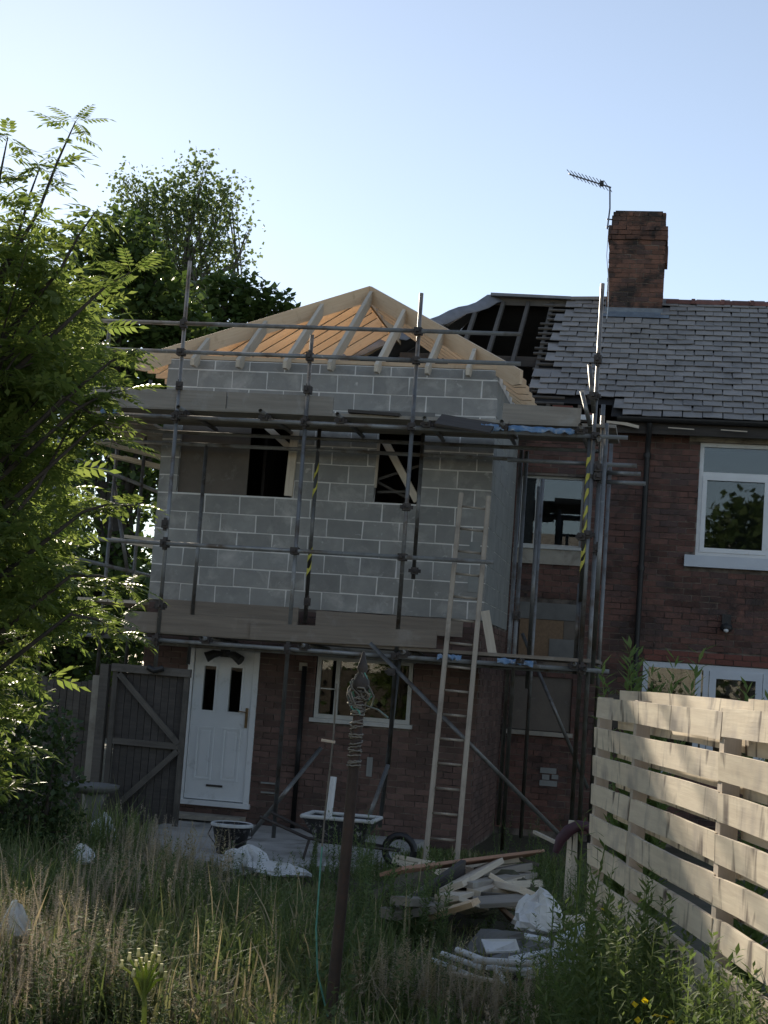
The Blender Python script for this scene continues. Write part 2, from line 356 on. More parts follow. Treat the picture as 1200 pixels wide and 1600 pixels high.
def window(parent, name, x0, x1, z0, z1, Y, mat, mullions=(), transoms=(), t=.06, d=.06, glassback=.03, sub='window_frame'):
    """frame standing at y=Y (front) with bars, panes of glass as sub-parts. transoms: (z, xa, xb)"""
    m = MB(); m.box((x0, Y, z0), (x0+t, Y+d, z1)); m.box((x1-t, Y, z0), (x1, Y+d, z1)); m.box((x0+t, Y, z0), (x1-t, Y+d, z0+t)); m.box((x0+t, Y, z1-t), (x1-t, Y+d, z1))
    for x in mullions: m.box((x-t/2, Y+.002, z0+t), (x+t/2, Y+d-.002, z1-t))
    for (z, a, b) in transoms: m.box((a, Y+.004, z-t/2), (b, Y+d-.004, z+t/2))
    w = m.build(name, mat, parent)
    xs = [x0+t]+list(mullions)+[x1-t]
    for a, b in zip(xs, xs[1:]):
        MB().box((a, Y+glassback, z0+t), (b, Y+glassback+.012, z1-t)).build('pane', M['glass'], w)
    return w

# ------------------------------------------------------------------ the ground
def ground_sheet():
    xs = np.concatenate([[-300, -80, -30, -14], np.arange(-9, 9.01, .3), [14, 30, 80, 300]]); ys = np.concatenate([[-300, -80, -35], np.arange(-22, 6.01, .3), [14, 40, 120, 500]])
    X, Y = np.meshgrid(xs, ys); Z = .05*np.sin(X*1.3+.4)*np.cos(Y*.9)+.03*np.sin(X*3.1+Y*2.3)
    Z = np.where((Y > -3.6) & (X > -5) & (X < 6), -.05+Z*.3, Z); Z = np.where(np.abs(X) > 9, 0, Z)-.04
    n, k = X.shape; idx = np.arange(n*k).reshape(n, k)
    F = np.stack([idx[:-1, :-1], idx[:-1, 1:], idx[1:, 1:], idx[1:, :-1]], -1).reshape(-1, 4)
    o = bpy.data.objects.new('ground', mesh_np('ground', np.stack([X, Y, Z], -1), F, M['soil'], True)); put(o); tag(o, kind='structure')
ground_sheet()
m = MB()
pts = [(-3.45, -.02), (-3.5, -1.0), (-3.3, -2.2), (-2.9, -3.1), (-2.2, -3.9), (-1.3, -3.75), (-.75, -3.0), (-.55, -1.7), (-.5, -.02)]
m.prism([(x, y, -.08) for x, y in pts], (0, 0, .115)); o = m.build('patio', M['concrete']); tag(o, kind='structure')

# ------------------------------------------------------------------ the block extension
XL, XR, YB = -4.19, 0.0, 2.98          # left and right faces, back wall plane
ZB = 2.675; ZT = 5.60                  # block work from, to
ext = thing('house_extension', (-2.1, 0.0, 0), 'half built grey block extension with bare timber hip roof behind the scaffold', 'house')
H_W1, H_W2 = (-3.95, -2.47, 4.03, 5.05), (-1.44, -.865, 4.03, 4.95)
H_D, H_W3 = (-3.60, -2.70, .24, 2.19), (-1.99, -.79, 1.34, 2.13)
m = MB(); panel(m, 'y', .0032, .11, XL+.0035, XR-.0035, ZB, ZT+.12, [H_W1, H_W2]); panel(m, 'x', XR-.10, XR-.0035, .112, YB-.002, ZB, ZT+.12); panel(m, 'x', XL+.007, XL+.10, .112, YB-.002, ZB, ZT+.12)
bw = m.build('block_wall', M['mortar_new'], ext)
masonry('block', bw, 'y', 0, XL, XR, ZB, ZT, .45, .225, .014, .09, M['block'], [H_W1, H_W2], 300, .0015, off=-1.99+.005, jit=.005)
masonry('block', bw, 'y', .002, XL, XR, ZT, ZT+.125, .45, .225, .015, .08, M['block'], [], 60, .0008, off=-1.77, jit=.002)
masonry('block', bw, 'x', 0, .10, YB, ZB, ZT, .45, .225, .006, .09, M['render_coat'], [], 300, .002, off=.1)
MB().box((H_W1[0]-.12, -.004, H_W1[3]), (H_W1[1]+.12, .09, H_W1[3]+.215)).build('lintel', M['greyboard'], ext)
MB().box((H_W2[0]-.12, -.004, H_W2[3]), (H_W2[1]+.12, .09, H_W2[3]+.215)).build('lintel', M['greyboard'], ext)
m = MB(); panel(m, 'y', .01, .11, XL+.01, XR-.01, -.1, ZB-.004, [H_D, H_W3]); panel(m, 'x', XR-.10, XR-.01, .112, YB-.002, -.1, ZB-.004); panel(m, 'x', XL+.01, XL+.10, .112, YB-.002, -.1, ZB-.004)
lw = m.build('brick_wall', M['mortar'], ext)
masonry('brick', lw, 'y', 0, XL, XR, -.05, ZB-.005, .225, .075, .010, .08, M['brick_low'], [H_D, H_W3], 300, .004)
masonry('brick', lw, 'x', 0, .09, YB, -.05, ZB-.005, .225, .075, .010, .08, M['brick_low'], [], 0, .004)
# inside: floors, an added ceiling that keeps roof light out, back of rooms
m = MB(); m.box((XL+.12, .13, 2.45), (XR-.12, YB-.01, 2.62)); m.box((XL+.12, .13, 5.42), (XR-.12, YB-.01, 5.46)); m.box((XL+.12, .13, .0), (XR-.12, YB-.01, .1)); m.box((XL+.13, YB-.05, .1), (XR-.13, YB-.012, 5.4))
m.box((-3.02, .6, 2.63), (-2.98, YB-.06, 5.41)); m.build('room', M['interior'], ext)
# plaster board filling the left of the upper opening
MB().box((H_W1[0]-.02, .06, H_W1[2]), (-3.06, .085, H_W1[3])).build('plaster_panel', M['plaster'], ext)
beam('prop', (-3.0, .03, 5.02), (-2.50, .06, 4.62), .07, .075, M['wood_pale'], ext)
beam('jamb_board', (-2.50, -.02, 4.05), (-2.47, -.02, 5.0), .045, .10, M['wood_pale'], ext, up=(1, 0, 0))
for (a, b, w) in ((P(602, 690, y=.10), P(652, 783, y=.06), .085), (P(588, 750, y=.12), P(661, 726, y=.12), .03), (P(590, 753, y=.16), P(640, 780, y=.16), .03), (P(590, 769, y=.14), P(655, 768, y=.14), .03)):
    beam('brace', a, b, .045 if w > .05 else .025, w, M['wood_pale'] if w > .05 else M['wood_grey'], ext)
beam('jamb_board', P(592, 690, y=.03), P(586, 762, y=.03), .04, .035, M['wood_pale'], ext, up=(1, 0, 0))
# pale patched blocks and a fallen prop on the side
for (u, v, w, h) in ((733, 862, .13, .12), (730, 925, .13, .2)):
    c = P(u, v, y=-.006); MB().box((c.x, -.008, c.z), (c.x+w, .002, c.z+h)).build('patch', M['render_coat'], ext)
MB().box((-.80, -.010, 2.10), (-.77, .0, 2.62)).build('patch', M['render_coat'], ext)
# door
dr = MB(); x0, x1, z0, z1 = H_D
dr.box((x0, -.015, z0), (x0+.07, .06, z1)); dr.box((x1-.07, -.015, z0), (x1, .06, z1)); dr.box((x0+.07, -.015, z1-.07), (x1-.07, .06, z1)); dr.box((x0-.02, -.05, z0-.03), (x1+.02, .06, z0+.03))
door = dr.build('door', M['door'], ext)
lf = MB(); a, b, c, d = x0+.078, x1-.078, z0+.04, z1-.078
G = [(a+.13, a+.28), (b-.28, b-.13)]
gh = [(g0, g1, 1.36, 1.90) for g0, g1 in G]
panel(lf, 'y', .01, .05, a, b, c, d, gh); leaf = lf.build('door_leaf', M['door'], door)
for (g0, g1) in G:
    MB().box((g0, .03, 1.36), (g1, .04, 1.90)).build('pane', M['glass'], door)
    mm = MB(); t = .022
    mm.box((g0-t, -.004, 1.36-t), (g0, .012, 1.90+t)); mm.box((g1, -.004, 1.36-t), (g1+t, .012, 1.90+t)); mm.box((g0, -.004, 1.36-t), (g1, .012, 1.36)); mm.box((g0, -.004, 1.90), (g1, .012, 1.90+t)); mm.build('moulding', M['door'], door)
    mm = MB(); q0, q1, r0, r1 = g0-.035, g1+.035, .52, 1.16
    mm.box((q0, -.002, r0), (q0+t, .012, r1)); mm.box((q1-t, -.002, r0), (q1, .012, r1)); mm.box((q0+t, -.002, r0), (q1-t, .012, r0+t)); mm.box((q0+t, -.002, r1-t), (q1-t, .012, r1)); mm.box((q0+.05, .0, r0+.05), (q1-.05, .012, r1-.05)); mm.build('moulding', M['door'], door)
hm = MB(); hm.box((b-.05, -.012, 1.18), (b-.02, .012, 1.42)); hm.tube([(b-.035, -.012, 1.37), (b-.035, -.05, 1.37), (b-.13, -.05, 1.375)], .009, 6); hm.build('handle', M['handle'], door)
MB().box((a+.27, -.006, c+.16), (b-.27, .012, c+.185)).build('weather_bar', M['coupler'], door)
MB().box((x0-.0, -.34, .06), (x1-.02, -.002, .115)).build('door_step', M['stone'], ext)
# lamp over the door
lm_ = MB(); cx = -3.13
lm_.box((cx-.05, -.09, 2.02), (cx+.05, -.016, 2.12)); lm_.tube([(cx, -.06, 2.07), (cx-.12, -.13, 2.05), (cx-.21, -.16, 2.0)], [.02, .05, .065], 8); lm_.tube([(cx, -.06, 2.07), (cx+.13, -.12, 2.05), (cx+.23, -.15, 1.99)], [.02, .05, .065], 8)
lm_.build('door_lamp', M['cast'], ext)
# ground floor window
w3 = window(ext, 'window', H_W3[0]+.01, H_W3[1]-.01, H_W3[2]+.03, H_W3[3]-.01, .01, M['upvc_dirty'], mullions=(-1.72,), t=.05)
MB().box((H_W3[0]-.03, -.05, H_W3[2]-.02), (H_W3[1]+.03, .06, H_W3[2]+.028)).build('window_sill', M['upvc_dirty'], w3)
MB().box((-1.93, .02, 1.72), (-1.745, .028, 1.735)).build('glazing_bar', M['upvc_dirty'], w3)
MB().box((H_W3[0]-.1, -.012, H_W3[3]+.004), (H_W3[1]+.1, .08, H_W3[3]+.12)).build('lintel', M['stone'], ext)
# pale marks and stubs on the brick
MB().box((-1.28, -.012, .72), (-1.21, .0, .95)).build('patch', M['render_coat'], ext)
for (u, v) in ((420, 1225), (420, 1240)):
    c = P(u, v, y=-.02); MB().box((c.x-.1, -.03, c.z), (c.x+.08, 0, c.z+.02)).build('ledge', M['render_coat'], ext)
pole('soil_pipe', (-2.12, -.06, .0), (-2.12, -.06, 1.98), M['cast'], ext, .03)
MB().box((-2.19, -.06, 1.92), (-2.10, .0, 2.02)).build('vent_cover', M['stone'], ext)

# ------------------------------------------------------------------ hip roof of new timber
S = .654; AXP = (-2.1, 2.1, 7.23)
rf = MB().box((XL, -.003, ZT+.127), (XR, .10, ZT+.175)).build('roof_frame', M['wood_new'], ext)     # wall plate
MB().box((XR-.10, .102, ZT+.127), (XR+.003, YB-.01, ZT+.175)).build('wall_plate', M['wood_pale'], rf)
MB().box((XL-.003, .102, ZT+.127), (XL+.10, YB-.01, ZT+.175)).build('wall_plate', M['wood_pale'], rf)
def rafter(name, tail, top, w, d, mat, parent, cutlen=.09, jit=.012):
    tail = Vector(tail)+Vector((random.uniform(-jit, jit)*.6, random.uniform(-jit, jit)*.6, random.uniform(-jit, jit)*.4)); top = Vector(top); v = top-tail; L = v.length; a = math.asin(v.z/L); s, c = math.sin(a), math.cos(a)
    t = (d-cutlen*c)/s
    poly = [(0, 0), (-cutlen*s, -cutlen*c), (-cutlen*s+t*c, -d), (L-d*math.tan(a), -d), (L, 0)]
    V = [(x, y, z) for y in (-w/2, w/2) for (x, z) in poly]; n = 5
    F = [tuple(range(n)), tuple(range(n, 2*n))[::-1]]+[(i, n+i, n+(i+1) % n, (i+1) % n) for i in range(n)]
    me = bpy.data.meshes.new(name); me.from_pydata(V, [], F); me.materials.append(mat); me.update()
    o = put(bpy.data.objects.new(name, me), parent, tail); o.rotation_euler = orient(tail, top).to_euler(); return o
OV = .33; ze = AXP[2]-(2.1+OV)*S
RW, RD = .047, .155
beam('ridge_board', (-2.1, 2.1, 7.23-.11), (-2.1, 4.75, 7.23-.11), .032, .22, M['wood_new'], rf)
rafter('hip_rafter', (XR+OV-.02, -OV+.02, ze+.03), (-2.085, 2.085, 7.25), .045, .21, M['wood_new'], rf, .17, 0)
rafter('hip_rafter', (XL-OV+.02, -OV+.02, ze+.03), (-2.115, 2.085, 7.25), .045, .21, M['wood_new'], rf, .17, 0)
for u in (300, 371, 445, 515, 588, 667, 731):
    x = P(u, 568, y=-.25).x
    yt = 2.08-abs(x+2.1)-.04
    rafter('rafter', (x, -.25, AXP[2]-(2.1+.25)*S), (x, yt, AXP[2]-(2.1-yt)*S), RW, RD, M['wood_pale'], rf)
for y in (.16, .58, 1.0, 1.42, 1.84, 2.24, 2.62, 3.0):
    k = min(2.1, y); xt = -2.1+(2.1-k)+.045
    rafter('rafter', (XR+OV, y, ze), (xt, y, AXP[2]-(xt+2.1)*S), RW, RD, M['wood_new'], rf)
for y in (.2, .55, .9, 1.25, 1.6, 1.95, 2.3, 2.65, 3.0, 3.5, 4.0, 4.45):
    k = min(2.1, y); xt = -2.1-(2.1-k)-.045; x0_ = XL-OV if y < 3.1 else XL+(y-3.1)*1.0; z0_ = AXP[2]-(-2.1-x0_)*S
    rafter('rafter', (x0_, y, z0_), (xt, y, AXP[2]-(-2.1-xt)*S), RW, RD, M['wood_new'], rf)
for y in (1.3, 2.2, 3.0): beam('ceiling_joist', (XL+.1, y, ZT+.22), (XR-.1, y, ZT+.22), .047, .12, M['wood_new'], rf)
beam('strut', (-1.5, 2.6, ZT+.28), (-1.05, 2.6, 6.35), .047, .10, M['wood_grey'], rf)

# ------------------------------------------------------------------ the old brick terrace house
old = thing('terraced_house', (2.4, YB, 0), 'old red brick terraced house with slate roof partly stripped beside the chimney', 'house')
XE = 5.4
H_U, H_K, H_M = (2.50, 4.35, 3.86, 5.42), (1.88, 4.6, .9, 2.39), (.08, .95, 3.87, 4.86)
H_B, H_P = (.12, .95, 1.33, 2.08), (.16, 1.05, 2.29, 3.09)
lint = (2.34, 4.5, 5.42, 5.585); newb = (1.88, 4.7, 2.40, 2.553)
m = MB(); panel(m, 'y', YB+.012, YB+.25, XL, XE, -.1, 5.62, [H_U, H_K, H_M, H_B]); panel(m, 'x', XL, XL+.2, YB+.252, 9.0, -.1, 5.62); m.box((XL+.2, 8.8, -.1), (XE, 9.0, 5.62)); m.box((XE-.2, YB+.252, -.1), (XE, 8.798, 5.62))
ow = m.build('wall', M['mortar'], old)
masonry('brick', ow, 'y', YB, 0.004, 4.7, .0, 5.60, .237, .083, .011, .08, M['brick'], [H_U, H_K, H_M, H_B, H_P, lint, newb, (2.36, 4.5, 3.69, 3.86)], 300, .006, jit=.005)
masonry('brick', ow, 'y', YB-.004, 1.88, 4.7, 2.40, 2.556, .237, .078, .011, .08, M['brick_new'], [], 60, .002)
m = MB()
for (x0, x1, z0, z1) in (H_U, H_K, H_M, H_B):
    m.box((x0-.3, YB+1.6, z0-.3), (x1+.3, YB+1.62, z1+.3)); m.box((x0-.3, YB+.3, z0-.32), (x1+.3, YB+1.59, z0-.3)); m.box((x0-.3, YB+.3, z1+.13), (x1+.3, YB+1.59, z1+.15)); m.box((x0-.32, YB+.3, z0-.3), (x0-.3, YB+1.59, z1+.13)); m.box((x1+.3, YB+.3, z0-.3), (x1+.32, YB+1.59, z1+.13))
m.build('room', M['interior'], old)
# upper window
uw = window(old, 'window', H_U[0], H_U[1], H_U[2], H_U[3], YB+.05, M['upvc'], mullions=(3.47,), transoms=((4.99, 2.55, 3.46),), t=.055)
cz0, cz1, cx0, cx1 = 3.915, 4.965, 2.555, 3.445
m = MB(); t = .06
m.box((cx0, YB+.034, cz0), (cx0+t, YB+.06, cz1)); m.box((cx1-t, YB+.034, cz0), (cx1, YB+.06, cz1)); m.box((cx0+t, YB+.034, cz0), (cx1-t, YB+.06, cz0+t)); m.box((cx0+t, YB+.034, cz1-t), (cx1-t, YB+.06, cz1)); m.build('casement', M['upvc'], uw)
MB().box((2.36, YB-.075, 3.70), (4.5, YB+.05, 3.858)).build('window_sill', M['sillpaint'], uw)
MB().box((2.35, YB-.008, 5.425), (4.5, YB+.1, 5.58)).build('lintel', M['stone'], old)
# kitchen window
kw = window(old, 'window', H_K[0]+.005, H_K[1], H_K[2], H_K[3]-.005, YB+.02, M['sillpaint'], mullions=(2.63, 2.73, 3.52), t=.075)
m = MB(); m.box((2.775, YB+.008, .98), (2.865, YB+.03, 2.31)); m.box((3.385, YB+.008, .98), (3.475, YB+.03, 2.31)); m.box((2.865, YB+.008, 2.21), (3.385, YB+.03, 2.31)); m.box((2.865, YB+.008, .98), (3.385, YB+.03, 1.1)); m.build('casement', M['sillpaint'], kw)
# middle window, boards and lower boarded opening
mw = window(old, 'window', H_M[0], H_M[1], H_M[2], H_M[3], YB+.10, M['upvc_dirty'], mullions=(.30,), t=.035)
MB().box((.04, YB-.05, 3.83), (1.0, YB+.1, 3.87)).build('window_sill', M['upvc_dirty'], mw)
MB().box((.02, YB-.03, 3.62), (1.02, YB+.06, 3.826)).build('stone_sill', M['stone'], old)
MB().box((.16, YB-.012, 2.86), (1.04, YB+.08, 3.085)).build('grey_panel', M['greyboard'], old)
MB().box((.18, YB-.02, 2.30), (.78, YB+.06, 2.852)).build('chipboard_panel', M['chipboard'], old)
MB().box((.60, YB-.032, 2.295), (1.05, YB-.021, 2.60)).build('grey_panel', M['greyboard'], old)
MB().box((.785, YB-.016, 2.605), (1.045, YB+.06, 2.853)).build('plaster_panel', M['plaster'], old)
MB().box((H_B[0]+.01, YB+.03, H_B[2]+.01), (H_B[1]-.01, YB+.05, H_B[3]-.01)).build('chipboard_panel', M['plaster'], old)
MB().box((.08, YB-.06, 1.27), (.99, YB+.03, 1.33)).build('window_sill', M['stone'], old)
for (dx, dz, w, h) in ((0, 0, .24, .075), (.03, .083, .10, .07), (.16, .10, .09, .06), (.0, .17, .22, .075)):
    MB().box((.58+dx, YB-.012, .60+dz), (.58+dx+w, YB, .60+dz+h)).build('patch', M['render_coat'], old)
# pipes, gutter, lamp
dp = MB(); dp.tube([(1.80, 2.62, 5.60), (1.80, 2.66, 5.50), (1.79, 2.86, 5.34), (1.79, 2.89, 5.2), (1.785, 2.89, 2.0), (1.785, 2.89, 0)], .038, 8)
for z in (5.15, 3.6, 2.1, .5): dp.tube([(1.787, 2.89, z), (1.787, 2.89, z+.07)], .05, 8)
dp.build('downpipe', M['cast'], old)
def gutter(x0, x1, y, z, r, mat, name, parent, tilt=0):
    m = MB(); n = 8; V = []; F = []
    for (rr) in (r, r-.008):
        for x in (x0, x1):
            for k in range(n+1):
                t = math.pi+math.pi*k/n; V.append((x, y+rr*math.cos(t), z+rr*math.sin(t)+(x-x0)*tilt))
    for k in range(n): F += [(k, k+1, n+1+k+1, n+1+k), (2*(n+1)+k+1, 2*(n+1)+k, 3*(n+1)+k, 3*(n+1)+k+1)]
    N_ = n+1
    F += [(0, N_, 3*N_, 2*N_), (n, 2*N_+n, 3*N_+n, N_+n)]
    m.add(V, F, False); return m.build(name, mat, parent)
gutter(1.36, XE, 2.62, 5.665, .06, M['cast'], 'gutter', old)
MB().box((1.30, 2.70, 5.46), (XE, 2.725, 5.62)).build('fascia', M['wood_dark'], old)
MB().box((1.30, 2.726, 5.54), (XE, YB-.01, 5.56)).build('soffit', M['wood_dark'], old)
m = MB(); m.add([(1.22, 2.6, 5.60), (1.5, 2.6, 5.585), (1.66, 2.6, 5.55), (1.66, 2.6, 5.51), (1.45, 2.6, 5.55), (1.22, 2.6, 5.57), (1.22, 2.63, 5.60), (1.5, 2.63, 5.585), (1.66, 2.63, 5.55), (1.66, 2.63, 5.51), (1.45, 2.63, 5.55), (1.22, 2.63, 5.57)],
    [(5, 4, 3, 2, 1, 0), (6, 7, 8, 9, 10, 11), (0, 1, 7, 6), (1, 2, 8, 7), (2, 3, 9, 8), (3, 4, 10, 9), (4, 5, 11, 10), (5, 0, 6, 11)]); m.build('broken_fascia', M['wood_pale'], old)
for x in (2.05, 2.75): beam('gutter_bracket', (x, 2.61, 5.54), (x+.35, 2.61, 5.53), .012, .014, M['wood_pale'], old)
wlp = MB(); wlp.box((2.90, 2.90, 2.93), (3.02, YB-.005, 3.08)); wlp.lathe([(.0, .0), (.07, -.02), (.085, -.08), (.05, -.12), (.03, -.12)], (2.96, 2.87, 2.96), 10); lampo = wlp.build('wall_lamp', M['cast'], old)
MB().lathe([(.0, .0), (.03, .01), (.035, .04), (.0, .06)], (2.955, 2.81, 2.83), 8).build('bulb', M['plastic_white'], lampo)

# ------------------------------------------------------------------ slate roof
RS = .73; RA = math.atan(RS)
def rp(x, y, lift=0.0):
    n = Vector((0, -RS, 1)).normalized(); return Vector((x, y, 5.70+RS*(y-2.7)))+n*lift
edge = [(2.6, .15), (3.03, .15), (3.45, .10), (3.55, .10), (3.72, .36), (3.84, .27), (4.4, .29), (5.2, .33), (6.05, .36)]
def x_edge(y):
    for (a, b), (c, d) in zip(edge, edge[1:]):
        if a <= y <= c: return b+(d-b)*(y-a)/(c-a)
    return edge[-1][1]
m = MB(); ys = [2.72, 3.0, 3.5, 3.8, 4.4, 5.2, 6.0]
for a, b in zip(ys, ys[1:]):
    xa = (1.27 if b <= 3.0 else x_edge(a)+.05); xb = (1.27 if b <= 3.0 else x_edge(b)+.05)
    m.quad(rp(xa, a, -.035), rp(XE, a, -.035), rp(XE, b, -.035), rp(xb, b, -.035)); 
roof = m.build('roof', M['felt_dark'], old)
def slate_mesh(w, var):
    rs = random.Random(var*7+int(w*100)); L = .37; j = lambda: rs.uniform(-.006, .006)
    top = [(0+.006, j()*1.2), (w*.35, j()*.8), (w*.7, j()*.8), (w-.008, j()*1.2), (w-.008, L), (0+.006, L)]
    V = [(x, y, .008) for x, y in top]+[(x, y, 0) for x, y in top]; n = 6
    F = [tuple(range(n)), tuple(range(n, 2*n))[::-1]]+[(i, n+i, n+(i+1) % n, (i+1) % n) for i in range(n)]
    me = bpy.data.meshes.new('slate'); me.from_pydata(V, [], F); me.materials.append(M['slate']); me.update(); return me
SW = .27; smeshes = [slate_mesh(SW, k) for k in range(6)]
slates = []
for i in range(22):
    y = 2.66+i*.1505; x = -.2+(SW/2 if i % 2 else 0)
    while x < XE:
        lim = 1.30 if y < 2.98 else x_edge(min(y, 6.0))
        if y < 2.7: lim = 1.40
        ok = x+SW*.5 > lim and x+SW < XE and not (.96 < x+SW/2 < 1.86 and y > 5.35)
        if 2.95 < y < 3.1 and .55 < x < .78: ok = False
        if ok: slates.append((x, y))
        x += SW
slates.sort(key=lambda s: (not in_view(rp(*s), 0), s[1]))
ROT = Matrix.Rotation(RA-R(6.5), 4, 'X')
sv_, sf_ = [], []
for k, (x, y) in enumerate(slates):
    me = random.choice(smeshes); p = rp(x+random.uniform(-.006, .006), y+random.uniform(-.008, .008), .030+random.uniform(0, .008))
    rot = ROT @ Matrix.Rotation(R(random.gauss(0, 1.0)), 4, 'Z') @ Matrix.Rotation(R(random.gauss(0, .7)), 4, 'Y')
    if k < 300:
        o = put(bpy.data.objects.new('slate', me), roof, p); o.rotation_euler = rot.to_euler()
    else:
        n0 = len(sv_); sv_ += [tuple(p+rot.to_3x3() @ v.co) for v in me.vertices]; sf_ += [tuple(n0+i for i in f.vertices) for f in me.polygons]
if sv_:
    mb = MB(); mb.add(sv_, sf_); tag(mb.build('slate', M['slate'], roof), kind='stuff')
# ridge tiles
def ridge_tile(x, L):
    m = MB(); n = 8; V = []; F = []
    prof = [(0, .105), (L-.06, .105), (L-.06, .125), (L-.002, .125)]
    for (dx, r) in prof:
        for k in range(n+1):
            t = math.pi*k/n; V.append((x+dx, 6.0-r*1.25*math.cos(t), 8.06+r*math.sin(t)*.9))
    for i in range(3):
        for k in range(n): F.append((i*(n+1)+k, (i+1)*(n+1)+k, (i+1)*(n+1)+k+1, i*(n+1)+k+1))
    F += [tuple(range(n+1)), tuple(range(3*(n+1), 4*(n+1)))[::-1]]
    m.add(V, F); m.build('ridge_tile', M['ridge'], roof)
x = 1.9
while x < XE-.4: ridge_tile(x, .45); x += .45
beam('ridge_capping', (.36, 6.0, 8.11), (1.0, 6.0, 8.13), .2, .05, M['slate'], roof)
# stripped part: rafters, battens, hip felt, dark loft
for x in (-1.52, -1.08, -.68, -.28, .10):
    yt = 5.97 if x > -.86 else 6.0+(x+.86)
    beam('old_rafter', rp(x, 3.0, -.075), rp(x, yt, -.075), .055, .085, M['wood_grey'], roof, up=(0, -RS, 1))
for i in range(20):
    y = 2.95+i*.1505; xa = .04+random.uniform(-.05, .06)
    if y < 3.3: xa += .1
    beam('batten', rp(xa, y, -.012), rp(max(x_edge(y)+.3, .6), y, -.012), .042, .024, M['wood_grey'], roof, up=(0, -RS, 1))
beam('old_ridge_board', (-.86, 6.0, 8.06), (.42, 6.0, 8.06), .03, .15, M['wood_grey'], roof)
beam('purlin', (-2.0, 4.3, 6.72), (.6, 4.3, 6.72), .08, .15, M['wood_dark'], roof)
beam('felt_roll', (-.88, 5.96, 8.13), (.40, 5.98, 8.11), .22, .045, M['felt'], roof)
m = MB()
m.quad((-.86, 6.03, 8.10), (XE, 6.03, 8.10), (XE, 9.25, 5.72), (-4.15, 9.25, 5.72)); m.quad((XL+.2, YB+.2, 5.55), (XE, YB+.2, 5.55), (XE, 9.0, 5.55), (XL+.2, 9.0, 5.55)); m.quad((XE, 2.75, 5.66), (XE, 9.2, 5.7), (XE, 6.02, 8.08))
m.build('loft', M['felt_dark'], roof)
def hip_sheet():
    """wrinkled felt over the left slope, its edge folded over the hip onto the front slope"""
    n, k = 26, 9; V = []; A, B = Vector((-.80, 6.02, 8.17)), Vector((-4.25, 2.62, 5.72)); rs = random.Random(4)
    for i in range(n+1):
        t = i/n; c = A.lerp(B, t)+Vector((0, 0, .025*math.sin(i*1.7)+.02*rs.uniform(-1, 1)))
        for j in range(k):
            if j < 3: q = c+Vector((.15+.04*rs.uniform(-1, 1), -.02, -.11+.02*rs.uniform(-1, 1)))*((2-j)/2)*1.0
            else: s_ = (j-2)/(k-3); q = c.lerp(Vector((-4.3+(c.x+4.25)*.0, 9.2-(c.y-2.62)*.9, 5.72)) if False else Vector((-4.3, c.y+ (6.0-c.y)*.0+.3, 5.70)), s_)+Vector((0, 0, .015*math.sin(i*2.1+j)))
            V.append(tuple(q))
    F = [(i*k+j, (i+1)*k+j, (i+1)*k+j+1, i*k+j+1) for i in range(n) for j in range(k-1)]
    m = MB(); m.add(V, F, True); m.quad((-.8, 6.0, 8.13), (-4.3, 6.0, 5.7), (-4.3, 9.3, 5.7)); o = m.build('hip_felt', M['felt'], roof)
    sm_ = o.modifiers.new('thick', 'SOLIDIFY'); sm_.thickness = .012
hip_sheet()
# eaves debris on the bare wall head
for (x, w, h, mt) in ((.20, .14, .17, 'brick_new'), (.36, .05, .24, 'wood_grey'), (.45, .28, .22, 'brick_new'), (.80, .05, .24, 'wood_grey'), (.90, .16, .13, 'brick_new'), (1.10, .06, .2, 'wood_grey')):
    MB().box((x, 2.92, 5.622), (x+w, 3.10, 5.622+h)).build('wall_head_piece', M[mt], old)
MB().box((.84, 2.72, 5.62), (1.02, 2.90, 5.69)).build('wall_head_piece', M['plastic_white'], old)

# ------------------------------------------------------------------ chimney
CX0, CX1, CY0, CY1 = .98, 1.84, 5.58, 6.45
m = MB(); m.box((CX0+.012, CY0+.012, 7.2), (CX1-.012, CY1-.012, 9.38)); chim = m.build('chimney', M['mortar'], old)
def stack(x0, x1, y0, y1, z0, z1, off):
    masonry('brick', chim, 'y', y0, x0, x1, z0, z1, .222, .076, .010, .09, M['brick_chim'], [], 300, .004, off=x0+off, jit=.005)
    masonry('brick', chim, 'x', x1, y0+.092, y1, z0, z1, .222, .076, .010, .09, M['brick_chim'], [], 0, .003)
    masonry('brick', chim, 'x', x0+.09, y0+.092, y1, z0, z1, .222, .076, .010, .09, M['brick_chim'], [], 0, .003)
    masonry('brick', chim, 'y', y1-.09, x0+.1, x1-.1, z0, z1, .222, .076, .010, .09, M['brick_chim'], [], 0, .003)
stack(CX0, CX1, CY0, CY1, 7.70, 8.992, 0); stack(CX0-.03, CX1+.03, CY0-.03, CY1+.03, 8.992, 9.22, .05); stack(CX0+.03, CX1-.01, CY0, CY1, 9.22, 9.45, .1)
MB().box((CX0+.06, CY0+.06, 9.44), (CX1-.06, CY1-.06, 9.475)).build('flaunching', M['mortar'], chim)
MB().box((CX1+.003, 5.9, 8.72), (CX1+.045, 6.3, 8.99)).build('corbel', M['brick_chim'], chim)
m = MB(); m.box((CX0-.015, CY0-.012, 7.75), (CX1+.015, CY0-.002, 7.90)); m.quad(rp(CX0-.12, 5.42, .034), rp(CX1+.12, 5.42, .034), rp(CX1+.12, 5.60, .034), rp(CX0-.12, 5.60, .034)); m.box((CX0-.012, CY0, 7.75), (CX0-.002, 5.9, 8.05)); m.build('flashing', M['lead'], chim)
